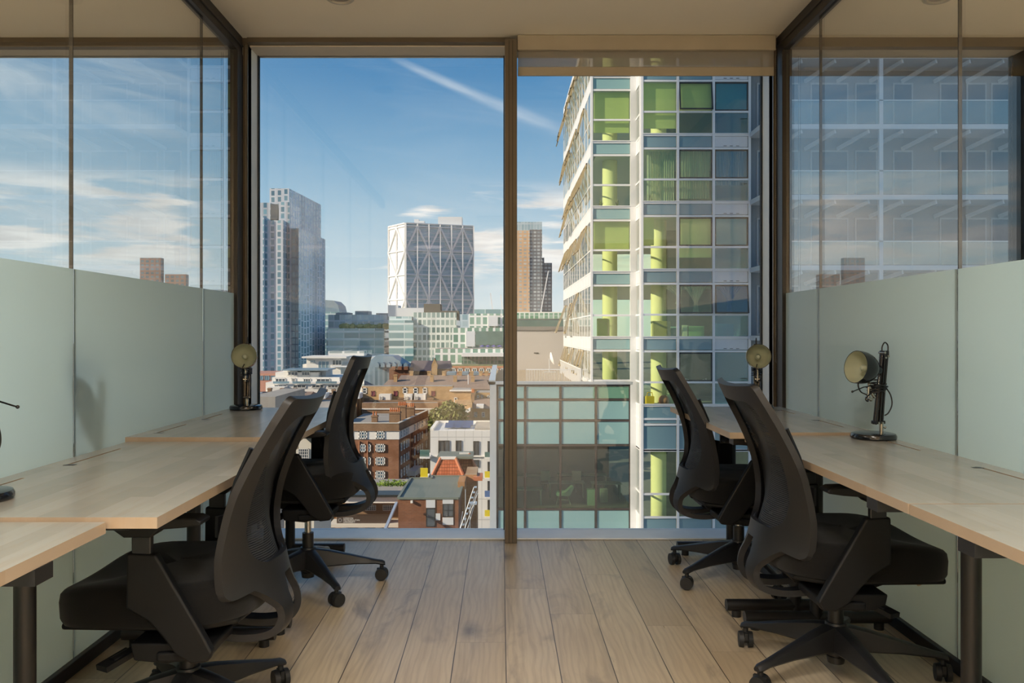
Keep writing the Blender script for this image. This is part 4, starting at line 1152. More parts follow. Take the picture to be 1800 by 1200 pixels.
thing('storage_cabinet', 'white pedestal under the right desk in the low office block', 'cabinet', MB().box(4.85, 5.2, Y1 + 1.6, Y1 + 2.0, -7.08, -6.45), cd)
# terrace: railing, wall, dish
rl = empty('terrace_railing', (1.5, Y1 + .4, -1.42)); tag(rl, 'white vertical bar railing along the gravel roof edge', 'railing')
rb = MB(); rb.box(1.2, 4.1, Y1 + .40, Y1 + .44, -.60, -.56)
for k in range(38): rb.box(1.2 + k * .078, 1.218 + k * .078, Y1 + .41, Y1 + .43, -1.42, -.56)
for k in range(70): rb.box(XS - .42, XS - .40, Y1 + .5 + k * .2, Y1 + .52 + k * .2, -1.42, -.56)
rb.box(XS - .43, XS - .39, Y1 + .4, Y1 + 14.5, -.60, -.56); rb.build('bars', M['white_frame'], rl)
M['render_wall'] = simple('pale_render', (.50, .48, .46), .85, var=.08, scale=.5)
pw = MB(); pw.box(.72, XS + 1.5, YE + 2, YE + 6, -12, 1.35); o = pw.build('wall', M['render_wall'])
tag(o, 'plain pale rendered wall closing the gravel roof terrace', 'building'); o.name = 'stair_core'
MB().box(.65, XS + 1.6, YE + 1.9, YE + 6.1, 1.352, 1.60).build('coping', mm_('coping_grey', (.22, .22, .21)), None).name = 'coping'
cp = bpy.data.objects['coping']; cp.parent = o
MB().box(2.3, 2.62, YE + 1.97, YE + 1.998, -.28, -.20).build('grille', M['dark_gasket'], o)
ds = empty('satellite_dish', (PX(967, 54), 54, -1.42)); tag(ds, 'white satellite dish standing on the gravel roof', 'satellite dish')
Rd = Matrix.Translation((PX(967, 54), 54, -.55)) @ Matrix.Rotation(R(75), 4, 'Y')
MB().lathe([(0, 0), (.20, .03), (.36, .10), (.43, .16), (.41, .165), (.20, .05), (0, .03)], 32, Rd).build('reflector', M['white_frame'], ds, smooth=True)
MB().cyl((PX(967, 54) - .05, 54, -1.42), (PX(967, 54) - .05, 54, -.55), .03).box(PX(967, 54) - .4, PX(967, 54) + .4, 53.8, 54.2, -1.42, -1.38).build('mast', M['alu'], ds)

# ------------------------------------------------------------------ generic buildings
def bldg(name, label, x0, x1, yt, d, depth, m, y_far_shift=0.0, parent=None, base=G, roofm=None, par=0.0, cat='building'):
    """box whose front face stands at distance d; x0/x1/yt are sight lines to its edges"""
    a, b, z = PX(x0, d), PX(x1, d), PZ(yt, d)
    root = parent or tag(empty(name, (a, d, G)), label, cat)
    sft = y_far_shift
    mb = MB(); mb.prism([(a, d), (b, d), (b + sft, d + depth), (a + sft, d + depth)], base, z)
    mb.build('walls', m, root)
    if roofm is not None:
        MB().prism([(a + .3, d + .3), (b - .3, d + .3), (b + sft - .3, d + depth - .3), (a + sft + .3, d + depth - .3)], z - par + .02, z + .04).build('roof', roofm, root)
    return root
def win(root, o, t, n, w_, h, fm, gm, cols=2, rows=2, fw=.10, dep=.12, name='window', rev=.0):
    """framed window: o = lower left corner, t along the wall, n outward"""
    o = Vector(o); t = Vector(t).normalized(); n = Vector(n).normalized(); up = Vector((0, 0, 1))
    mb = MB()
    def bx(u0, u1, z0, z1, d0, d1): mb.obox(o + t * (u0 + u1) / 2 + up * (z0 + z1) / 2 + n * (d0 + d1) / 2, t * (u1 - u0) / 2, n * (d1 - d0) / 2, up * (z1 - z0) / 2)
    mb.mat(1); bx(0, w_, 0, h, 0, .02)
    mb.mat(0)
    for c in range(cols + 1):
        f = fw if c in (0, cols) else fw * .6
        u = w_ * c / cols; u = min(max(u, f / 2), w_ - f / 2); bx(u - f / 2, u + f / 2, 0, h, 0, dep)
    for r in range(rows + 1):
        f = fw if r in (0, rows) else fw * .6
        z = h * r / rows; z = min(max(z, f / 2), h - f / 2); bx(0, w_, z - f / 2, z + f / 2, 0, dep)
    return mb.build(name, [fm, gm], root)
def fwin(root, d, x0, x1, y0, y1, fm, gm, cols=2, rows=2, fw=.10, dep=.12, name='window'):
    return win(root, (PX(x0, d), d - .001, PZ(y1, d)), (1, 0, 0), (0, -1, 0), (x1 - x0) * d / F, (y1 - y0) * d / F, fm, gm, cols, rows, fw, dep, name)
M['pane_dark'] = simple('window_dark', (.07, .085, .10), .08, spec=.8, var=.4, scale=.3)
M['pane_green'] = simple('window_green', (.10, .19, .17), .08, spec=.8, var=.4, scale=.3)
M['pane_sky'] = simple('window_sky', (.17, .27, .33), .06, spec=.9, var=.3, scale=.2)
M['brick_red'] = brick('brick_red', (.33, .155, .085), (.26, .12, .07), (.30, .22, .16))
M['brick_yellow'] = brick('brick_yellow', (.58, .38, .19), (.46, .28, .14), (.42, .33, .22))
M['brick_brown'] = brick('brick_brown', (.36, .23, .14), (.28, .17, .10), (.30, .22, .16))
M['brick_dark'] = brick('brick_dark', (.26, .11, .06), (.20, .085, .05), (.24, .17, .12))
M['roof_tile'] = simple('brown_roof_tile', (.26, .19, .15), .9, var=.3, scale=2.0)
M['roof_slate'] = simple('slate', (.10, .085, .10), .7, var=.3, scale=1.5)
M['roof_felt'] = simple('roof_felt', (.17, .20, .17), .7, var=.28, scale=.18)
M['roof_grey'] = simple('roof_grey', (.33, .31, .28), .9, var=.25, scale=.3)
M['stone'] = simple('pale_stone', (.62, .58, .50), .85, var=.08, scale=.4)
M['white_render'] = simple('white_render', (.74, .72, .68), .8, var=.06, scale=.3)
M['pot'] = simple('chimney_pot', (.50, .17, .06), .8)
M['trim_w'] = simple('white_trim', (.78, .76, .72), .6)
M['teal_metal'] = simple('blue_grey_metal', (.22, .31, .38), .45, .2, var=.2, scale=.3)

# far towers ---------------------------------------------------------
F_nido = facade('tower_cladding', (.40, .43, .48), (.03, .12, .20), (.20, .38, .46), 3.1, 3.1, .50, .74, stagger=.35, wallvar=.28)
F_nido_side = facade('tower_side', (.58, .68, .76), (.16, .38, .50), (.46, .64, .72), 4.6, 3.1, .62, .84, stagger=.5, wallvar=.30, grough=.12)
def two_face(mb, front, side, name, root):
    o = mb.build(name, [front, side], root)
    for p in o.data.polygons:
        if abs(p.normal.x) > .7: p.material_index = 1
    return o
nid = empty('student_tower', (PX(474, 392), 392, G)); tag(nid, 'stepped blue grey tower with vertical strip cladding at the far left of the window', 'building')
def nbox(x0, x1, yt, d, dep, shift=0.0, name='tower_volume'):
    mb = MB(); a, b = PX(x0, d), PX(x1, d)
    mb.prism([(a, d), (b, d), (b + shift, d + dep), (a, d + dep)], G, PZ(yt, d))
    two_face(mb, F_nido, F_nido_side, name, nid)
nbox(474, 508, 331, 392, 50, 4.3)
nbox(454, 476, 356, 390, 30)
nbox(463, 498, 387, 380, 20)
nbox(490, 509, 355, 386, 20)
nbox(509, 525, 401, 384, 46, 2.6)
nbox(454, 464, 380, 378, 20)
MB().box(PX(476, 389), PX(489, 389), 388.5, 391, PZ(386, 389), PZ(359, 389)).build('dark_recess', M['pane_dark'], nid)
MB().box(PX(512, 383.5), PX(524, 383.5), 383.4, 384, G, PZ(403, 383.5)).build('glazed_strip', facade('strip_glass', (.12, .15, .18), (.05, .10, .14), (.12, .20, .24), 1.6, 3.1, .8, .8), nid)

dia = empty('lattice_tower', (PX(713, 900), 900, G)); tag(dia, 'pale glass tower wrapped in a white diamond lattice', 'building')
dn = 900.0
A0 = Vector((PX(713, dn), dn, 0)); 
A1 = Vector((PX(832, dn * 1.03), dn * 1.03, 0)); A2 = Vector((PX(684, dn * 1.035), dn * 1.035, 0)); A3 = A1 + (A2 - A0)
ztop = PZ(392, dn)
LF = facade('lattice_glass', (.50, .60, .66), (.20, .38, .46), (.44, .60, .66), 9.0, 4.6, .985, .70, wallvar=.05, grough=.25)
LF2 = facade('lattice_sunlit', (.95, .95, .93), (.62, .70, .72), (.90, .92, .90), 9.0, 4.6, .985, .50, wallvar=.05, grough=.5)  # sun glare on the left face, put into a near-white copy of the glass
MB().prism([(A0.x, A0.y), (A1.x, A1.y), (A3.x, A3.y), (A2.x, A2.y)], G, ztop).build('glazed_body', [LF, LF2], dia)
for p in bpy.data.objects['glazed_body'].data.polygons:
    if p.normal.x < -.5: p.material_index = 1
lat = MB()
def face_lattice(P0, P1, nb, rows, off):
    n = (P1 - P0).cross(Vector((0, 0, 1))).normalized()
    if n.y > 0: n = -n
    def Pt(u, v): return P0 + (P1 - P0) * u + n * off + Vector((0, 0, zs[0] + (zs[1] - zs[0]) * v))
    zs = (ztop - 3, PZ(482.5, dn))          # one full diamond of two rows
    rowh = (zs[0] - zs[1]) / 2
    zr = [zs[0] - rowh * k for k in range(rows + 1)]
    def Q(u, z): return P0 + (P1 - P0) * u + n * off + Vector((0, 0, z))
    for i in range(nb + 1): lat.bar(Q(i / nb, G), Q(i / nb, ztop), 1.6)
    for z in zr + [ztop]: lat.bar(Q(0, z), Q(1, z), 1.3)
    for r in range(rows):
        for i in range(nb):
            a, b = (i / nb, (i + 1) / nb)
            up = (i + r) % 2 == 0
            lat.bar(Q(a, zr[r + 1] if up else zr[r]), Q(b, zr[r] if up else zr[r + 1]), 1.9)
face_lattice(A0, A1, 6, 6, .8); face_lattice(A2, A0, 2, 6, .8)
lat.build('lattice', M['white_frame'], dia)
MB().box(PX(770, 925), PX(812, 925), 925, 945, ztop, PZ(381, 925)).build('plant_room', M['white_panel'], dia)
MB().box(PX(728, 915), PX(736, 915), 915, 925, ztop, PZ(385, 915)).box(PX(736.2, 915), PX(746, 915), 915, 925, ztop, PZ(388, 915)).build('lift_housing', M['white_panel'], dia)

pr = empty('slim_tower', (PX(911, 800), 800, G)); tag(pr, 'slim tower with orange tinted left half and dark balconied right half', 'building')
FA = facade('slim_orange', (.55, .36, .22), (.30, .30, .28), (.52, .50, .46), 4.4, 3.4, .60, .55)
FB = facade('slim_dark', (.13, .14, .16), (.20, .25, .28), (.42, .47, .50), 3.6, 3.4, .72, .60)
FC = facade('slim_top', (.40, .50, .56), (.20, .34, .42), (.40, .52, .58), 3.0, 6.8, .8, .86)
MB().box(PX(905, 800), PX(931, 800), 800, 815, G, PZ(405, 800)).build('orange_half', FA, pr)
MB().box(PX(931, 800), PX(953, 800), 801, 815, G, PZ(403, 800)).build('dark_half', FB, pr)
MB().box(PX(909, 800), PX(953, 800), 803, 815, PZ(405, 800), PZ(389, 800)).build('glass_crown', FC, pr)
MB().box(PX(953, 800), PX(957, 800), 804, 815, G, PZ(452, 800)).box(PX(957, 800), PX(971, 800), 806, 818, G, PZ(461, 800)).build('dark_annex', FB, pr)
def crane(x, d, y0, y1, jx, jy, lb):
    e = empty('tower_crane', (PX(x, d), d, G)); tag(e, lb, 'crane')
    MB().bar((PX(x, d), d, G), (PX(x, d), d, PZ(y0, d)), .0016 * d).build('mast', M['white_frame'], e)
    MB().bar((PX(x, d), d, PZ(y0, d)), (PX(jx, d), d + 2, PZ(jy, d)), .0012 * d).build('jib', M['white_frame'], e)
crane(951, 790, 545, 545, 964, 476, 'white crane with raised jib beside the slim tower')
crane(866, 1300, 545, 540, 862, 515, 'thin crane mast on the horizon between the lattice tower and mullion')
crane(884, 1300, 545, 540, 880, 518, 'thin crane jib on the horizon just left of the mullion')
# the two short towers above the frost line
FD = facade('brick_tower', (.36, .22, .17), (.12, .17, .20), (.28, .33, .36), 4.2, 3.3, .62, .60)
bldg('apartment_tower', 'taller of two small brown towers over the left frosted glass', 246, 283, 453, 700, 6, FD)
bldg('apartment_tower', 'shorter brown tower just right of the taller one, left glass', 290, 327, 482, 700, 6, FD)
bldg('rooftop_plant', 'tiny grey rooftop just above the frost near the left post', 372, 390, 509, 640, 25, M['teal_metal'])

# mid-rise glass offices along the horizon ------------------------------
GA = facade('office_glass_a', (.55, .62, .64), (.08, .18, .20), (.34, .50, .52), 5.2, 3.7, .93, .66, wallvar=.1, grough=.08)
GB = facade('office_glass_b', (.60, .68, .70), (.10, .24, .28), (.45, .60, .62), 3.1, 3.9, .90, .80, wallvar=.1)
GC = facade('office_white_grid', (.72, .74, .72), (.10, .24, .18), (.26, .42, .34), 3.0, 4.0, .66, .80)
GD = facade('office_bars', (.64, .68, .66), (.08, .16, .16), (.34, .44, .42), 2.2, 3.6, .70, .70)
GE = facade('office_dark_glass', (.52, .60, .62), (.06, .15, .18), (.26, .42, .44), 7.5, 3.7, .96, .72)
dm = bldg('domed_office', 'curved teal roofed office peeping out behind the tall blue tower', 560, 597, 548, 515, 30, GE)
MB().prism([(PX(570, 515), PZ(548, 515)), (PX(597, 515), PZ(548, 515)), (PX(594, 515), PZ(536, 515)), (PX(586, 515), PZ(528, 515)), (PX(570, 515), PZ(527, 515))], 515, 540, 'y').build('dome', M['teal_metal'], dm)
b1 = bldg('glass_office', 'long low glass office with planted terrace right of the tall tower', 577, 684, 553, 440, 30, GB, roofm=M['roof_grey'])
MB().box(PX(577, 410), PX(678, 410), 405, 440, G, PZ(577, 410)).build('front_block', GE, b1)
tr_ = MB()
for k in range(26): tr_.ball((PX(600 + k * 4, 408), 408, PZ(577, 408) + 1), .8 + rs.random() * .9, 6, 4)
tr_.build('terrace_planting', M['leaf'], b1)
MB().box(PX(582, 430), PX(605, 430), 442, 455, PZ(555, 442), PZ(549, 442)).box(PX(617, 432), PX(641, 432), 444, 456, PZ(556, 430), PZ(545, 430)).box(PX(655, 432), PX(690, 432), 444, 456, PZ(556, 430), PZ(549, 430)).build('roof_plant', M['teal_metal'], b1)
b2 = bldg('glass_office', 'glass office in two shades below the lattice tower', 684, 724, 556, 395, 40, GB, roofm=M['roof_grey'])
MB().box(PX(684, 394), PX(727, 394), 393.0, 395, G, PZ(563, 394)).build('glass_bay', GE, b2)
b3 = bldg('glass_office', 'taller office block with black roof plant under the lattice tower', 726, 802, 549, 396, 40, GD, roofm=M['roof_grey'])
for (x0, x1, y0, y1) in ((682, 700, 545, 536), (700, 745, 547, 541), (745, 774, 549, 534), (774, 806, 551, 546)):
    MB().box(PX(x0, 400), PX(x1, 400), 400, 412, PZ(y0, 400) - 3, PZ(y1, 400)).build('roof_plant', M['white_panel'] if x0 < 745 else M['room_dark'], b3)
bldg('glass_office', 'pale blue glazed slab between the dark roof and the white grid office', 800, 826, 552, 500, 30, facade('pale_blue', (.50, .62, .68), (.25, .42, .50), (.45, .60, .66), 4, 4, .8, .8))
b4 = bldg('grid_office', 'white gridded office with green windows beside the mullion, top tier', 824, 905, 551, 380, 40, GC)
MB().box(PX(833, 380), PX(905, 380), 384, 400, PZ(551, 380), PZ(543, 380)).build('penthouse', GE, b4)
MB().box(PX(858, 379), PX(875, 379), 379, 380, PZ(573, 379), PZ(556, 379)).build('blank_panel', M['white_panel'], b4)
b5 = bldg('grid_office', 'white gridded office, middle tier with the grey blank wall', 795, 905, 576, 355, 22, GC, roofm=M['roof_grey'])
MB().box(PX(819, 354), PX(835, 354), 354, 355, PZ(609, 354), PZ(582, 354)).build('blank_panel', M['white_panel'], b5)
MB().box(PX(836, 354), PX(905, 354), 354, 355, PZ(606, 354), PZ(582, 354)).build('dark_window_band', M['pane_green'], b5)
for k in range(4):
    um = MB().lathe([(0, 0), (1.1, -.6), (1.1, -.7), (0, -.1)], 12, Matrix.Translation((PX(848 + k * 10, 350), 350, PZ(606, 350))))
    o = um.build('parasol', mm_('parasol_blue', (.12, .12, .40))); tag(o, 'small blue parasol on the office terrace, number %s from the left' % ('one', 'two', 'three', 'four')[k], 'parasol')
    MB().cyl((PX(848 + k * 10, 350), 350, PZ(611, 350)), (PX(848 + k * 10, 350), 350, PZ(606, 350) - .2), .06, n=6).build('pole', M['white_frame'], o)
b6 = bldg('grid_office', 'white framed low office front with the long dark window band', 763, 905, 613, 330, 22, GC, roofm=M['roof_grey'])
MB().box(PX(812, 326), PX(905, 326), 322, 330, PZ(626, 326), PZ(620, 326)).build('canopy', M['white_frame'], b6)
MB().box(PX(812, 328), PX(905, 328), 327, 330, PZ(640, 328), PZ(626, 328)).build('window_band', facade('band', (.25, .28, .26), (.05, .12, .09), (.14, .25, .20), 1.5, 1.6, .8, .8), b6)
b7 = bldg('brick_office', 'orange brick office with green planted roof and white window bays', 786, 905, 643, 300, 14, mm_('orange_brick', (.52, .24, .12)), roofm=M['leaf'])
for k in range(9): fwin(b7, 300, 792 + k * 12.5, 801 + k * 12.5, 646.5, 655, M['trim_w'], M['pane_green'], 2, 1, .35, .2)
b7b = bldg('green_office', 'pale office with green glazed top band behind the terrace wall', 905, 1010, 548, 120, 20, M['white_render'])
MB().box(PX(905, 119.8), PX(1010, 119.8), 119.6, 120, PZ(560, 120), PZ(550, 120)).build('glazed_band', facade('gband', (.62, .68, .62), (.12, .30, .18), (.40, .55, .45), .7, .9, .7, .95), b7b)
MB().box(PX(905, 119.5), PX(1010, 119.5), 118, 119.9, PZ(574, 119.5), PZ(563, 119.5)).build('terrace_band', M['pane_green'], b7b)

# white terraced flats and neighbours at the left ------------------------
e1 = bldg('terraced_flats', 'white terraced flats with curved balconies, lower group at the left', 478, 597, 663, 250, 20, M['white_render'])
for (x0, x1, yt, d_, dep) in ((467, 600, 672, 244, 7), (484, 560, 654, 252, 10), (497, 573, 649, 255, 10), (470, 500, 680, 240, 6)):
    MB().box(PX(x0, d_), PX(x1, d_), d_, d_ + dep, G, PZ(yt, d_)).build('terrace_level', M['white_render'], e1)
MB().box(PX(497, 251), PX(578, 251), 250, 262, PZ(651, 251), PZ(649, 251)).build('flat_roof', M['teal_metal'], e1)
for (x0, x1, y0, y1, d_) in ((506, 524, 652.5, 660, 251.9), (530, 545, 652.5, 660, 251.9), (552, 566, 653, 660, 254.9), (484, 502, 664.5, 671, 249.9), (512, 520, 664.5, 671, 249.9), (533, 546, 665, 671, 249.9), (556, 580, 665, 671, 249.9), (482, 505, 675.5, 682, 243.9), (515, 538, 675.5, 682, 243.9), (548, 570, 675.5, 682, 243.9), (576, 595, 675.5, 682, 243.9)):
    fwin(e1, d_, x0, x1, y0, y1, M['trim_w'], M['pane_dark'], 3, 1, .18)
for (x0, x1, y, d_) in ((480, 508, 674, 243.2), (514, 546, 674, 243.2), (555, 592, 674, 243.2)):
    MB().box(PX(x0, d_), PX(x1, d_), d_, d_ + .1, PZ(y, d_), PZ(y - 4, d_)).build('balcony_rail', M['pane_sky'], e1)
e2 = bldg('terraced_flats', 'upper white penthouse block with big glazing behind the terraced flats', 532, 612, 640, 285, 20, M['white_render'])
MB().box(PX(540, 284), PX(600, 284), 283, 300, G, PZ(629, 284)).box(PX(534, 284), PX(612, 284), 281, 298, PZ(629, 284), PZ(626, 284)).build('penthouse', M['white_render'], e2)
for (x0, x1, y0, y1) in ((559, 579, 634, 648), (584, 601, 632, 642), (545, 555, 632, 638)): fwin(e2, 283, x0, x1, y0, y1, M['trim_w'], M['pane_sky'] if x1 < 580 else M['pane_dark'], 3, 1, .18)
MB().box(PX(583, 280), PX(612, 280), 280, 283, PZ(645, 280), PZ(643, 280)).build('balcony_slab', M['white_frame'], e2)
bldg('white_office', 'plain white office roof above the penthouse flats', 577, 640, 617, 330, 20, facade('wo', (.72, .73, .72), (.3, .36, .36), (.5, .55, .55), 6, 3.4, .85, .4))
bldg('white_office', 'low pale rooftop plant behind the near chair back', 640, 690, 627, 320, 20, M['white_panel'])
e3 = bldg('brick_block', 'salmon brick block at the foot of the tall blue tower', 430, 484, 656, 290, 20, mm_('salmon', (.50, .25, .18)))
for k in range(3): fwin(e3, 290, 454 + k * 11, 463 + k * 11, 660, 668, M['teal_metal'], M['pane_sky'], 2, 1, .2)
e4 = bldg('blue_roof_hall', 'blue grey metal clad hall with steep dormers right of the far chair', 640, 706, 645, 270, 16, facade('hall', (.22, .30, .37), (.10, .17, .22), (.26, .36, .42), 1.6, 30, .55, .9))
MB().prism([(PX(640, 270), PZ(645, 270)), (PX(718, 270), PZ(645, 270)), (PX(690, 270), PZ(626, 270)), (PX(662, 270), PZ(624, 270)), (PX(648, 270), PZ(636, 270))], 270, 286, 'y').build('roof', M['teal_metal'], e4)
for k in range(6):
    e = MB().prism([(PX(660 + k * 10, 268), PZ(645, 268)), (PX(667 + k * 10, 268), PZ(645, 268)), (PX(667 + k * 10, 268), PZ(640, 268)), (PX(663.5 + k * 10, 268), PZ(636.5, 268)), (PX(660 + k * 10, 268), PZ(640, 268))], 267, 272, 'y')
    e.build('dormer', M['teal_metal'], e4)

# brick terraces: ridge roofs, parapets and chimneys ----------------------
def chimney(root, x, d, yb, yt, wpx, pots=4, m=None, dep=1.2):
    a, b = PX(x, d), PX(x + wpx, d); z0, z1 = PZ(yb, d), PZ(yt, d)
    mb = MB().box(a, b, d, d + dep, z0 - 2, z1).box(a - .12, b + .12, d - .12, d + dep + .12, z1 - .35, z1 - .12)
    c = mb.build('chimney', m or M['brick_brown'], root)
    pt = MB()
    for k in range(pots):
        u = a + (b - a) * (k + .5) / pots
        p_ = MB().cyl((u, d + dep / 2, z1), (u, d + dep / 2, z1 + .85), .18, .13, 10)
        p_.build('chimney_pot', M['pot'], c, smooth=True)
    return c
def ridge(label, x0, x1, ye, yr, d, depth, mw_, mr, name='brick_terrace', hip=0.0):
    """gabled range running across the view; ye eaves line, yr ridge line"""
    a, b = PX(x0, d), PX(x1, d); zr = PZ(yr, d + depth / 2); ze = PZ(ye, d)
    root = tag(empty(name, (a, d, G)), label, 'building')
    MB().box(a, b, d, d + depth, G, ze).build('walls', mw_, root)
    h = hip * (b - a)
    mb = MB(); vs = [(a - .2, d - .3, ze), (b + .2, d - .3, ze), (b + .2, d + depth, ze), (a - .2, d + depth, ze), (a + h, d + depth / 2, zr), (b - h, d + depth / 2, zr)]
    mb.add(vs, [(0, 1, 5, 4), (2, 3, 4, 5), (0, 4, 3), (1, 2, 5), (0, 3, 2, 1)]); mb.build('roof', mr, root)
    return root
q = ridge('brick hall with a dark slate roof and end gable, among the far roofs', 719, 770, 652, 633.5, 275, 16, M['brick_brown'], M['roof_slate'])
MB().prism([(PX(759, 272), G), (PX(769, 272), G), (PX(769, 272), PZ(641, 272)), (PX(764, 272), PZ(629, 272)), (PX(759, 272), PZ(641, 272))], 271, 275, 'y').build('gable', M['brick_yellow'], q)
q2 = ridge('small gabled brick house right of the slate roofed hall', 770, 790, 648, 634, 272, 14, M['brick_brown'], M['roof_slate'])
q3 = bldg('red_brick_house', 'dark red brick house with stepped dormers left of the slate roof', 684, 720, 648, 262, 11, M['brick_dark'])
for k in range(3): MB().box(PX(688 + k * 11, 261), PX(695 + k * 11, 261), 261, 265, PZ(650, 261), PZ(644.5, 261)).build('dormer', M['brick_dark'], q3)
r1 = ridge('long brown tiled roof with a row of chimneys, farther ridge', 700, 860, 668, 659, 240, 14, M['brick_brown'], M['roof_tile'])
for x in (720, 751, 777, 806, 826, 842, 852, 866): chimney(r1, x, 246, 664, 652, 6, 0, M['brick_yellow'])
for k in range(3): MB().box(PX(785 + k * 22, 250), PX(801 + k * 22, 250), 250, 256, PZ(660, 250), PZ(654, 250)).build('metal_roof', M['teal_metal'], r1)
r2 = ridge('long brown tiled roof with chimneys, nearer ridge behind the yellow terrace', 668, 862, 684, 667, 222, 16, M['brick_brown'], M['roof_tile'], hip=.04)
for x, yt in ((692, 658), (756, 659), (797, 660), (828, 661)): chimney(r2, x, 228, 674, yt, 6, 0, M['brick_yellow'])
ae = MB().cyl((PX(823, 226), 226, PZ(684, 226)), (PX(823, 226), 226, PZ(658, 226)), .12, n=6); ae.build('aerial_mast', M['white_frame'], r2)
r3 = bldg('yellow_brick_terrace', 'yellow brick terrace with white sash windows and dark red doors', 636, 796, 679, 216, 5, M['brick_yellow'], roofm=M['roof_grey'])
for x in (637, 708, 726.5, 743): fwin(r3, 216, x, x + 8, 681, 692, M['trim_w'], M['pane_dark'], 1, 2, .22)
for x in (652.5, 692, 758): fwin(r3, 216, x, x + 7, 687, 696, mm_('door_red', (.22, .06, .07)), M['door_red'], 1, 1, .2)
for (x0, x1) in ((666, 686), (710, 724), (728, 748)):
    MB().box(PX(x0, 213), PX(x1, 213), 213, 216, G, PZ(693, 213)).build('white_bay', M['trim_w'], r3)
    fwin(r3, 212.9, x0 + 2, x0 + 8, 697, 702, M['trim_w'], M['pane_dark'], 1, 2, .2)
MB().box(PX(640, 210.5), PX(790, 210.5), 210.5, 213, G, PZ(704, 210.5)).build('front_parapet', M['brick_brown'], r3)
for x in (640, 700, 752): chimney(r3, x, 211, 706, 699, 9, 0)
r4 = bldg('brick_corner_block', 'brown brick corner block with white windows behind the tree', 790, 828, 687, 200, 12, M['brick_yellow'], roofm=M['roof_grey'])
MB().box(PX(790, 199), PX(829, 199), 199.6, 200.2, PZ(688, 199), PZ(685.5, 199)).build('cornice', M['trim_w'], r4)
fwin(r4, 200, 798, 804, 698, 709, M['trim_w'], M['pane_dark'], 1, 2, .2)
sidew = MB().prism([(PX(803, 186), 186), (PX(830, 186), 186), (PX(829, 200), 200), (PX(800, 200), 200)], G, PZ(711, 186)); sidew.build('lower_wing', M['brick_yellow'], r4)
MB().prism([(PX(806, 185.6), PZ(727, 185.6)), (PX(827, 185.6), PZ(716, 185.6)), (PX(827, 185.6), PZ(722, 185.6)), (PX(806, 185.6), PZ(735, 185.6))], 185.2, 186, 'y').build('white_band', M['trim_w'], r4)
r5 = ridge('yellow brick house with brown hipped roof and dormer beside the block pier', 829, 872, 718, 700, 190, 10, M['brick_yellow'], M['roof_tile'], name='yellow_brick_house', hip=.12)
for x in (833, 846.5): fwin(r5, 190, x, x + 6, 724, 733, M['trim_w'], M['pane_dark'], 1, 2, .2); 
for x in (833, 846.5): fwin(r5, 190, x, x + 6, 739, 748, M['trim_w'], M['pane_dark'], 1, 2, .2)
MB().box(PX(837, 188), PX(850, 188), 188, 192, PZ(717.5, 188), PZ(712, 188)).build('dormer', M['trim_w'], r5)
chimney(r5, 829, 194, 712, 690, 5, 3)
r6 = bldg('yellow_brick_house', 'low yellow brick house with round and square windows above the dormer roof', 836, 866, 690, 206, 9, M['brick_yellow'], roofm=M['roof_grey'])
for x in (838, 845, 856): fwin(r6, 206, x, x + 4.5, 694, 699, M['trim_w'], M['pane_dark'], 1, 1, .2)
r7 = bldg('brick_range', 'long dark brick parapet range in front of the yellow terrace', 636, 770, 708, 207.6, 2.6, M['brick_brown'], roofm=M['roof_grey'])
MB().box(PX(636, 207.5), PX(770, 207.5), 207.4, 207.6, PZ(719.5, 207.5), PZ(717.5, 207.5)).build('string_course', M['trim_w'], r7)
chimney(r7, 640, 208, 722, 713, 16, 5)
for x in (752, 757): fwin(r7, 207.6, x, x + 4, 720, 727, M['trim_w'], M['pane_dark'], 1, 2, .2)

# the five storey red brick mansion block ------------------------------
man = empty('mansion_block', (PX(560, 177), 177, G)); tag(man, 'five storey red brick mansion block with white sash windows and chimneys', 'building')
dF, dR = 177.0, 207.0
C0 = Vector((PX(701, dF), dF, 0)); C1 = Vector((PX(752, dR), dR, 0)); CL = Vector((PX(600, dF), dF, 0)); C3 = Vector((PX(600, dF), dR, 0))
zt = PZ(744, dF)
MB().prism([(CL.x, CL.y), (C0.x, C0.y), (C1.x, C1.y), (C3.x, C3.y)], G, zt - .9).build('walls', M['brick_red'], man)
def ring(mname, z0, z1, m, out=.0, thick=.5):
    t = (C1 - C0).normalized(); n = Vector((t.y, -t.x, 0))
    mb = MB(); mb.box(CL.x, C0.x + out, dF - out, dF + thick, z0, z1)
    c = (C0 + C1) / 2 + n * (out - thick) / 2; mb.obox(c + Vector((0, 0, (z0 + z1) / 2)), t * ((C1 - C0).length / 2), n * (out + thick) / 2, Vector((0, 0, (z1 - z0) / 2)))
    mb.build(mname, m, man)
zb1, zb0 = PZ(757, dF), PZ(772, dF)
ring('parapet', zb1, zt, M['brick_brown'], .06); ring('white_band', zb0, zb1, M['trim_w'], .10, .3); ring('coping', zt, zt + .14, M['stone'], .15); ring('cornice', zb1 - .02, zb1 + .15, M['brick_brown'], .3)
MB().prism([(CL.x, CL.y + .5), (C0.x - .5, C0.y + .5), (C1.x - .5, C1.y - .5), (C3.x, C3.y - .5)], zt - 1.0, zt - .7).build('roof', M['roof_grey'], man)
rowy = [(757.5, 771), (780, 794), (803, 817), (827, 841)]
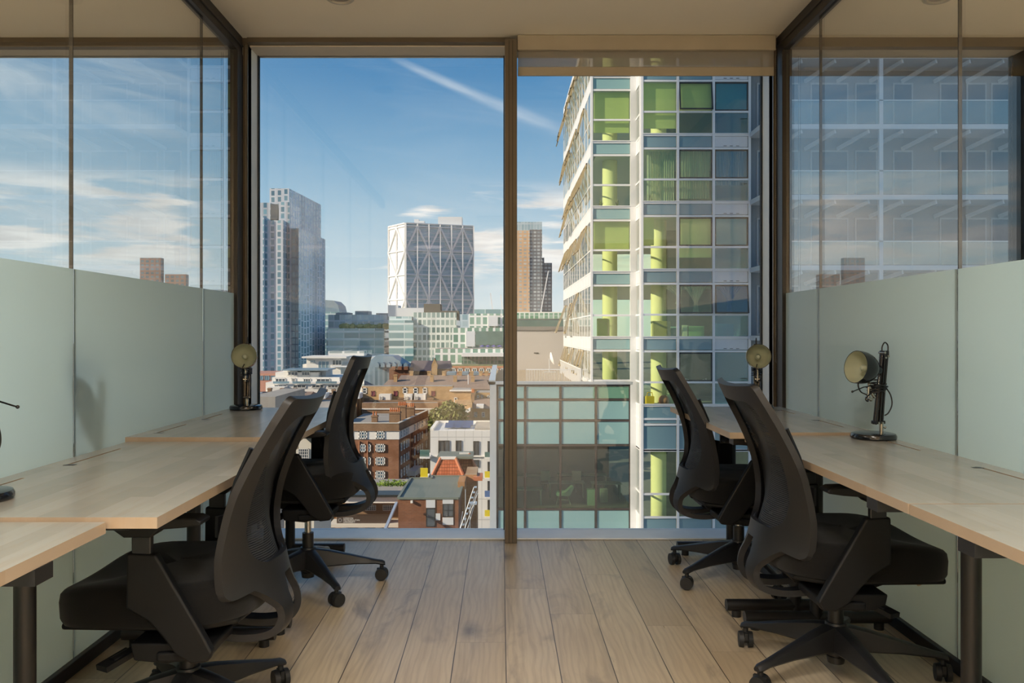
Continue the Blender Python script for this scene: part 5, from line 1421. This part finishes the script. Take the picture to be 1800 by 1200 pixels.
for ri, (ya, yb) in enumerate(rowy):
    for cx in (612, 638 if ri == 0 else 639, 668.5):
        wd = 15 if ri == 0 else 17
        if cx in (638, 639) and ri: fwin(man, dF - .1, 633, 643, ya, yb, M['trim_w'], M['pane_sky'], 2, 2, .22, .15); fwin(man, dF - .1, 647, 652, ya, yb, M['trim_w'], M['pane_sky'], 1, 2, .18, .15); continue
        fwin(man, dF - .12, cx - wd / 2, cx + wd / 2, ya, yb, M['trim_w'], M['pane_sky'], 4 if ri else 3, 2, .24, .15)
tS = (C1 - C0).normalized(); nS = Vector((tS.y, -tS.x, 0)); LS = (C1 - C0).length
us = [.035, .12, .20, .27, .47, .58, .66, .74, .90]
zrows = [(PZ(a, dF), PZ(b, dF)) for a, b in ((757.5, 771), (780, 794), (803.5, 818), (827, 841), (849, 862))]
for za, zb_ in zrows:
    for u in us:
        o_ = C0 + tS * (u * LS) + nS * .12
        win(man, (o_.x, o_.y, zb_), tS, nS, 1.15 if u not in (.27, .66) else .8, za - zb_, M['trim_w'], M['pane_dark'], 1, 2, .20, .12)
for x in (646, 659 - 13 + 13): pass
for x in (630.5, 645): MB().box(PX(x, dF - .3), PX(x + 1.6, dF - .3), dF - .35, dF, G, PZ(775, dF)).build('drainpipe', mm_('terracotta', (.45, .22, .12)), man)
dp = C0 + tS * (.40 * LS) + nS * .15; MB().cyl((dp.x, dp.y, G), (dp.x, dp.y, zb0), .12, n=8).build('drainpipe', M['brick_dark'], man)
chimney(man, 684, 181, 744, 724, 19, 6, dep=2.0); chimney(man, 699, 188, 735, 713, 14, 5, dep=2.0); chimney(man, 712, 192, 733, 715, 16, 5, dep=2.0); chimney(man, 653, 186, 742, 730, 10, 2, dep=1.5)
bc = C0 + tS * (.37 * LS) + nS * 1.0
MB().obox((bc.x, bc.y, PZ(832, 184)), tS * 4.0, nS * 1.0, (0, 0, .55)).build('porch_canopy', M['stone'], man)
MB().box(PX(691, 177), PX(696, 177), 176.6, 176.9, PZ(848, 177), PZ(843, 177)).build('wall_sign', M['trim_w'], man)

# white clad modern block with solar panels -----------------------------
CL_ = simple('white_cladding', (.66, .66, .65), .5, var=.04)
def seam_mat():
    m, t, out = mat('seamed_cladding'); u, z, tcn, f = walluv(t)
    s_ = t.m('LESS_THAN', t.m('FRACT', t.m('DIVIDE', u, 1.25)), .05); h_ = t.m('LESS_THAN', t.m('FRACT', t.m('DIVIDE', t.m('SUBTRACT', z, .0), 3.0)), .03)
    c = t.mix(t.m('MAXIMUM', s_, h_), (.68, .68, .67), (.42, .43, .43)); principled(t, out, c, .5); return m
M['seam'] = seam_mat()
dH = 120.0
hb = bldg('white_block', 'white clad modern block with solar panels on its sunken roof', 756, 866, 757, dH, 11, M['seam'], base=G)
za = PZ(757, dH)
MB().box(PX(756, dH), PX(866, dH), dH, dH + .35, za, za + .02).box(PX(756, dH), PX(756, dH) + .5, dH, dH + 11, za, za + .35).box(PX(756, dH), PX(866, dH), dH + 10.6, dH + 11, za, za + .35).build('parapet', M['trim_w'], hb)
PVm = facade('solar_cells', (.35, .38, .42), (.05, .08, .16), (.08, .12, .22), .5, .5, .9, .9)
for k in range(3):
    for j in range(2):
        x0 = PX(783 + k * 14 + j * 3, 124); sl_ = MB(); yy = dH + 2.2 + j * 3.2
        sl_.add([(x0, yy, za + .25), (x0 + 1.45, yy, za + .25), (x0 + 1.45, yy + 2.4, za + .7), (x0, yy + 2.4, za + .7), (x0, yy, za + .18), (x0 + 1.45, yy, za + .18), (x0 + 1.45, yy + 2.4, za + .63), (x0, yy + 2.4, za + .63)],
                [(0, 1, 2, 3), (7, 6, 5, 4), (0, 4, 5, 1), (1, 5, 6, 2), (2, 6, 7, 3), (3, 7, 4, 0)])
        sl_.build('solar_panel', mm_('solar_blue', (.07, .10, .19), .12), hb)
MB().box(PX(836, 126), PX(866, 126), 121, 130, za, za + .30).build('roof_deck', M['roof_grey'], hb)
for (x0, x1, ya, yb) in ((770.5, 790, 774, 802), (801, 811, 774, 801), (832, 842, 775, 803), (833, 842, 808, 821), (857, 862, 775, 803), (857, 862, 811, 835), (857, 862, 845, 865), (857, 862, 878, 900)):
    fwin(hb, dH - .02, x0, x1, ya, yb, M['dark_gasket'], M['pane_dark'], 2 if x1 - x0 > 15 else 1, 1, .12, .10)
MB().box(PX(738, 118), PX(756, 118), 117.5, dH + 2, PZ(805, 118), PZ(802.5, 118)).box(PX(756, 118), PX(866, 118), dH - .25, dH, PZ(806, 118), PZ(803.5, 118)).build('balcony_slab', M['trim_w'], hb)
MB().box(PX(738, 117.6), PX(755, 117.6), 117.5, 117.6, PZ(802, 117.6), PZ(790, 117.6)).build('balcony_glass', M['pane_green'], hb)
Yl = mm_('balcony_yellow', (.72, .58, .02), .4); Bl = mm_('balcony_blue', (.08, .16, .35), .4)
for (x0, x1, ya, yb, m_) in ((739, 752, 822, 838, Yl), (852, 861, 828, 839, Yl), (852, 861, 862, 873, Bl), (852, 861, 896, 907, Yl), (852, 861, 794, 803, M['pane_green'])):
    MB().box(PX(x0, 117.4), PX(x1, 117.4), 117.3, 117.4, PZ(yb, 117.4), PZ(ya, 117.4)).build('balcony_panel', m_, hb)
    MB().box(PX(x0, 117.4) - .05, PX(x1 + .6, 117.4), 117.2, dH + .2, PZ(yb + 2.5, 117.4), PZ(yb, 117.4)).build('balcony_slab', M['trim_w'], hb)

# flat roofed brick building in front, with the red tiled turret ----------
dI = 75.0
fb = empty('flat_roof_building', (PX(700, dI), dI, G)); tag(fb, 'brick building with a flat grey green roof in the foreground below', 'building')
zI = PZ(877, dI)
d2_ = dI * (877 - 586) / (838 - 586) 
ftp = [(PX(700, dI), dI), (PX(806, dI), dI), (PX(817, d2_), d2_), (PX(759, d2_), d2_), (PX(759, d2_ * .985), d2_ * .985), (PX(722, d2_ * .985), d2_ * .985)]
MB().prism(ftp, G, zI - .05).build('walls', M['brick_dark'], fb)
MB().prism([(x, y) for x, y in ftp], zI - .05, zI + .05).build('flat_roof', M['roof_felt'], fb)
kb = MB()
for a, b in zip(ftp, ftp[1:] + ftp[:1]): kb.bar((a[0], a[1], zI + .09), (b[0], b[1], zI + .09), .22, .16)
kb.build('roof_kerb', M['roof_felt'], fb)
for (x0, x1, ya, yb, m_) in ((749, 765, 878, 892, M['white_panel']), (778, 797, 877, 885, M['white_panel']), (778, 797, 909, 922, M['white_panel']), (766, 774, 902, 914, M['white_panel'])):
    MB().box(PX(x0, dI), PX(x1, dI), dI - .06, dI + .02, PZ(yb, dI), PZ(ya, dI)).build('grey_panel', m_, fb)
fwin(fb, dI - .01, 749, 765, 893, 925, M['dark_gasket'], M['pane_dark'], 1, 2, .06, .05)
fwin(fb, dI - .01, 778, 797, 885, 908, M['dark_gasket'], M['pane_dark'], 2, 2, .06, .05)
MB().box(PX(722, dI), PX(726, dI), dI - .3, dI, PZ(883, dI), PZ(879, dI)).build('security_camera', M['trim_w'], fb)
# the big diagonal pipe of the sky-lit roof next to it
tur = empty('tiled_turret', (PX(760, 90), 90, G)); tag(tur, 'turret with a steep red tiled mansard roof behind the flat roof', 'building')
def tile_mat():
    m, t, out = mat('red_tiles'); x, y, z = t.sep(t.node('ShaderNodeTexCoord').outputs['Object'])
    rw = t.m('FRACT', t.m('MULTIPLY', z, 3.0)); cw = t.m('FRACT', t.m('MULTIPLY', x, 3.6))
    rnd = t.white(t.comb(t.m('FLOOR', t.m('MULTIPLY', z, 3.0)), t.m('FLOOR', t.m('MULTIPLY', x, 3.6)), 0))
    c = t.mix(rnd, (.42, .105, .04), (.56, .17, .08)); c = t.mix(t.m('MAXIMUM', t.m('LESS_THAN', rw, .16), t.m('LESS_THAN', cw, .12)), c, (.20, .05, .02))
    b = t.node('ShaderNodeBump'); b.inputs['Distance'].default_value = .05; t.put(b.inputs['Height'], t.m('ADD', rw, t.m('MULTIPLY', cw, .5)))
    principled(t, out, c, .8, 0, .3, b.outputs[0]); return m
M['tiles'] = tile_mat()
def mansard(x0, x1, d_, dep, yb, yt, ins, name='mansard_roof'):
    a, b = PX(x0, d_), PX(x1, d_); zb3, zt3 = PZ(yb, d_), PZ(yt, d_)
    mb = MB(); mb.add([(a, d_, zb3), (b, d_, zb3), (b, d_ + dep, zb3), (a, d_ + dep, zb3), (a + ins, d_ + ins * .8, zt3), (b - ins, d_ + ins * .8, zt3), (b - ins, d_ + dep - ins, zt3), (a + ins, d_ + dep - ins, zt3)],
                      [(0, 1, 5, 4), (1, 2, 6, 5), (2, 3, 7, 6), (3, 0, 4, 7), (4, 5, 6, 7)])
    o = mb.build(name, [M['tiles'], M['roof_felt']], tur)
    for p in o.data.polygons:
        if p.normal.z > .9: p.material_index = 1
    return o, (a, b, zb3, zt3)
_, (a, b, zb3, zt3) = mansard(760, 814, 88.5, 5.5, 835, 806, .85)
_, (a2, b2, _z, _z2) = mansard(796, 837, 91, 4.5, 833, 804, .80)
hp = MB()
for p, q_ in (((b, 88.5, zb3), (b - .85, 88.5 + .68, zt3)), ((a, 88.5, zb3), (a + .85, 88.5 + .68, zt3)), ((b2, 91, zb3 + .1), (b2 - .8, 91.64, zt3 + .1))): hp.cyl(p, q_, .17, n=8)
hp.build('ridge_tile', mm_('ridge_tile', (.50, .17, .08)), tur)
fl_ = MB().bar((a + .8, 89.12, zt3), (b - .8, 89.12, zt3), .20, .3).bar((b - .85 + .3, 91.5, zt3 + .1), (b2 - .8, 91.6, zt3 + .1), .2, .3); fl_.build('lead_flashing', M['trim_w'], tur)
MB().box(PX(768, 89.5), PX(832, 91), 89.8, 93.8, PZ(806, 90), PZ(801.5, 90)).build('flat_cap', M['roof_felt'], tur)
MB().box(PX(762, 88.6), PX(835, 91), 89.2, 95, G, PZ(835, 90)).build('walls', M['brick_yellow'], tur)
orange = brick('brick_orange', (.50, .26, .12), (.40, .20, .09), (.4, .3, .2))
tw = MB(); tw.box(PX(818, 84), PX(838, 84), 84, 89, G, PZ(834, 84)).box(PX(806, 82), PX(818, 82), 80.5, 84, G, PZ(836, 84)); tw.build('side_wing', orange, tur)
MB().box(PX(832, 83.5), PX(848, 83.5), 83.5, 86, PZ(845, 83.5), PZ(838, 83.5)).build('brick_cornice', mm_('ridge_tile', (.5, .17, .08)), tur)
fs_ = empty('fire_escape', (PX(815, 72), 72, G)); tag(fs_, 'pale metal fire escape stair climbing the turret wall', 'stairs')
st_ = MB()
for (p, q_) in (((808, 932), (832, 862)), ((815, 934), (839, 872)), ((824, 900), (838, 868)), ((808, 932), (812, 905)), ((820, 936), (835, 886))):
    st_.bar((PX(p[0], 72), 72, PZ(p[1], 72)), (PX(q_[0], 72), 73.5, PZ(q_[1], 72)), .035, .06)
for k in range(9):
    f = k / 8; x = 808 + 24 * f; y = 932 - 70 * f
    st_.box(PX(x, 72), PX(x + 5, 72), 72 + f * 1.5, 72.6 + f * 1.5, PZ(y + 1, 72), PZ(y, 72))
st_.build('stair_flight', M['alu'], fs_)
MB().box(PX(826, 73), PX(838, 73), 73, 74, PZ(887, 73), PZ(885, 73)).bar((PX(826, 73), 73, PZ(886, 73)), (PX(826, 73), 73, PZ(930, 73)), .06).bar((PX(818, 74), 74, PZ(860, 74)), (PX(818, 74), 74, PZ(930, 74)), .06).build('landing', M['alu'], fs_)

# university building with its name board ---------------------------------
dJ = 84.0
uni = bldg('university_building', 'low brick university building with white roof edge and name board', 590, 702, 884, dJ, 14, M['brick_brown'], roofm=M['roof_grey'], base=G)
MB().box(PX(590, 84), PX(702, 84), 84.02, 84.4, PZ(886, 84), PZ(869.6, 84)).build('parapet', M['trim_w'], uni)
MB().box(PX(590, 82.5), PX(699, 82.5), 82.5, dJ + .5, PZ(884, 82.5), PZ(873.5, 82.5)).build('roof_fascia', M['trim_w'], uni)
MB().box(PX(590, 82), PX(703, 82), 82, dJ + .3, PZ(873, 82), PZ(869.5, 82)).build('roof_edge', M['dark_gasket'], uni)
for x in (642, 673): fwin(uni, dJ - .02, x, x + 19, 887, 897, M['trim_w'], M['pane_dark'], 5, 3, .05, .06)
fwin(uni, dJ - .02, 598, 628, 887, 897, M['trim_w'], M['pane_dark'], 5, 3, .05, .06)
bd = MB().box(PX(592, 82), PX(684, 82), 82, 83, PZ(921, 82), PZ(907, 82)).build('name_board', mm_('board_brown', (.075, .05, .035), .4), uni)
MB().box(PX(578, 81.5), PX(700, 81.5), 81.5, 84, PZ(927, 81.5), PZ(921.5, 81.5)).build('canopy', M['stone'], uni)
s82 = 82 / F
loc = Vector((PX(603.5, 81.98), 81.98, PZ(911.9, 81.98))) - Vector((PX(590, dJ), dJ, G))
Mt = Matrix.Translation(loc) @ Matrix.Rotation(PI / 2, 4, 'X')
text_mesh('LONDON\nMETROPOLITAN\nUNIVERSITY', 3.9 * s82, 'lettering', M['trim_w'], uni, Mt, .01, .85)
rg = MB(); cx_, cz_ = PX(597.8, 81.97), PZ(914, 81.97)
for k in range(16):
    a = 2 * PI * k / 16; rg.bar((cx_ + .10 * math.cos(a), 81.97, cz_ + .10 * math.sin(a)), (cx_ + .22 * math.cos(a), 81.97, cz_ + .22 * math.sin(a)), .03, .03, up=(0, 1, 0))
rg.build('round_emblem', mm_('emblem_grey', (.35, .33, .31)), uni)
for k in range(6): MB().box(PX(600 + k * 15, 83), PX(609 + k * 15, 83), 83, 83.9, G, PZ(927, 83)).build('shopfront', M['pane_dark'] if k % 2 else M['white_panel'], uni)
o = MB().bar((PX(697, 74), 74, PZ(884, 74)), (PX(674, 68), 68, PZ(938, 68)), .22, .22).build('roof_pipe', M['alu']); tag(o, 'pale diagonal pipe beside the flat roof building', 'pipe')
sb = bldg('brick_shop', 'orange brick shop row with dark doors left of the university sign', 540, 587, 905, 88, 8, M['brick_yellow'])
for k in range(4): MB().box(PX(548 + k * 11, 87.9), PX(554 + k * 11, 87.9), 87.8, 88, G, PZ(908, 88)).build('door', M['dark_gasket'], sb)
# pale gabled chapel front between the near chairs
ch = empty('stone_house', (PX(520, 60), 60, G)); tag(ch, 'pale stone gabled front with a tall small paned window between the left chairs', 'building')
MB().prism([(PX(500, 60), G), (PX(552, 60), G), (PX(552, 60), PZ(776, 60)), (PX(536, 60), PZ(764, 60)), (PX(500, 60), PZ(790, 60))], 60, 66, 'y').build('walls', M['stone'], ch)
fwin(ch, 59.98, 524, 543, 788, 820, M['trim_w'], M['pane_dark'], 5, 6, .05, .05)
MB().bar((PX(552, 59.8), 59.9, PZ(778, 59.8)), (PX(536, 59.8), 59.9, PZ(764, 59.8)), .3).build('coping', M['dark_gasket'], ch)
# small terrace roofs left, seen below the white flats
for i, (x0, x1, ye, yr, d_, mw_, mr, lb) in enumerate((
    (440, 540, 700, 688, 215, M['brick_yellow'], M['roof_tile'], 'left'), (470, 588, 716, 702, 195, M['brick_brown'], M['roof_grey'], 'middle'), (560, 627, 700, 690, 209, M['brick_yellow'], M['roof_tile'], 'right'))):
    rr = ridge('old brick terrace with tiled roof below the white flats, the %s range' % lb, x0, x1, ye, yr, d_, 14, mw_, mr)
    for k in range(4): chimney(rr, x0 + 8 + k * (x1 - x0) / 4.5, d_ + 5, yr + 4, yr - 6, 6, 0)
    for k in range(4): MB().box(PX(x0 + 4 + k * 20, d_ - 1), PX(x0 + 12 + k * 20, d_ - 1), d_ - 1, d_ + 4, PZ(ye, d_), PZ(ye - 9, d_)).build('dormer', M['white_panel'], rr)
bldg('slate_roof_house', 'grey slate roof just above the far left desk', 440, 484, 697, 120, 18, M['roof_grey'])
bldg('brick_range', 'plain brown brick range hidden behind the far chairs', 440, 596, 726, 185, 8, M['brick_brown'], roofm=M['roof_grey'])

# trees and hedge -----------------------------------------------------------
def tree(name, label, x, d, z0, zc, rx, rz, m, n=2600, ls=.32, ry=None, trunk=True, cat='tree'):
    r_ = tag(empty(name, (x, d, z0)), label, cat); lf = MB(); g_ = random.Random(int(x * 10) + n); ry = ry or rx
    blobs = [(g_.uniform(-.6, .6) * rx, g_.uniform(-.6, .6) * ry, g_.uniform(-.55, .6) * rz, g_.uniform(.35, .6)) for _ in range(16)]
    for _ in range(n):
        bx, by, bz, br = g_.choice(blobs)
        v = Vector((g_.gauss(0, 1), g_.gauss(0, 1), g_.gauss(0, 1))).normalized() * (g_.random() ** .4)
        c = Vector((x + bx + v.x * br * rx, d + by + v.y * br * ry, zc + bz + v.z * br * rz))
        a = Vector((g_.gauss(0, 1), g_.gauss(0, 1), g_.gauss(0, 1))).normalized(); b = a.cross(Vector((g_.gauss(0, 1), g_.gauss(0, 1), g_.gauss(0, 1)))).normalized()
        s_ = ls * g_.uniform(.6, 1.3); lf.add([c - a * s_, c + b * s_ * .6, c + a * s_, c - b * s_ * .6], [(0, 1, 2, 3)])
    lf.build('foliage', m, r_)
    if trunk:
        tk = MB(); tk.tube([(x, d, z0), (x + .1, d, (z0 + zc) / 2), (x, d, zc)], [.45, .35, .2], 8)
        for k in range(5):
            a = k * 1.3; tk.tube([(x, d, zc - rz * .8), (x + math.cos(a) * rx * .5, d + math.sin(a) * rx * .5, zc + rz * .2)], [.18, .06], 6)
        tk.build('trunk', M['bark'], r_)
    return r_
tree('street_tree', 'big olive green tree behind the white block', PX(787, 165), 165, G, PZ(733, 165), 3.9, 3.8, M['leaf'], 4200, .34)
tree('hedge', 'bright green bushes on the low roof in front of the brick mansion block', PX(684, 94), 94, PZ(892, 94), PZ(862, 94), 2.6, 1.15, M['leaf_bright'], 2600, .15, ry=1.6, trunk=False, cat='hedge')
lp = MB().cyl((PX(676, 125), 125, G), (PX(676, 125), 125, PZ(845, 125)), .07, n=8).box(PX(676, 125) - .2, PX(676, 125) + .2, 124.8, 125.2, PZ(845, 125), PZ(844, 125)).build('lamp_post', M['alu']); tag(lp, 'thin pale lamp post in front of the hedge', 'lamp post')

# unseen slab added left of the picture to cast shade on the glass tower
nb_ = MB().box(-79, -28, -10, 2, G, 62); o = nb_.build('shade_slab', M['shell']); tag(o, 'tall grey slab added left of the picture to shade the glass tower', 'building')
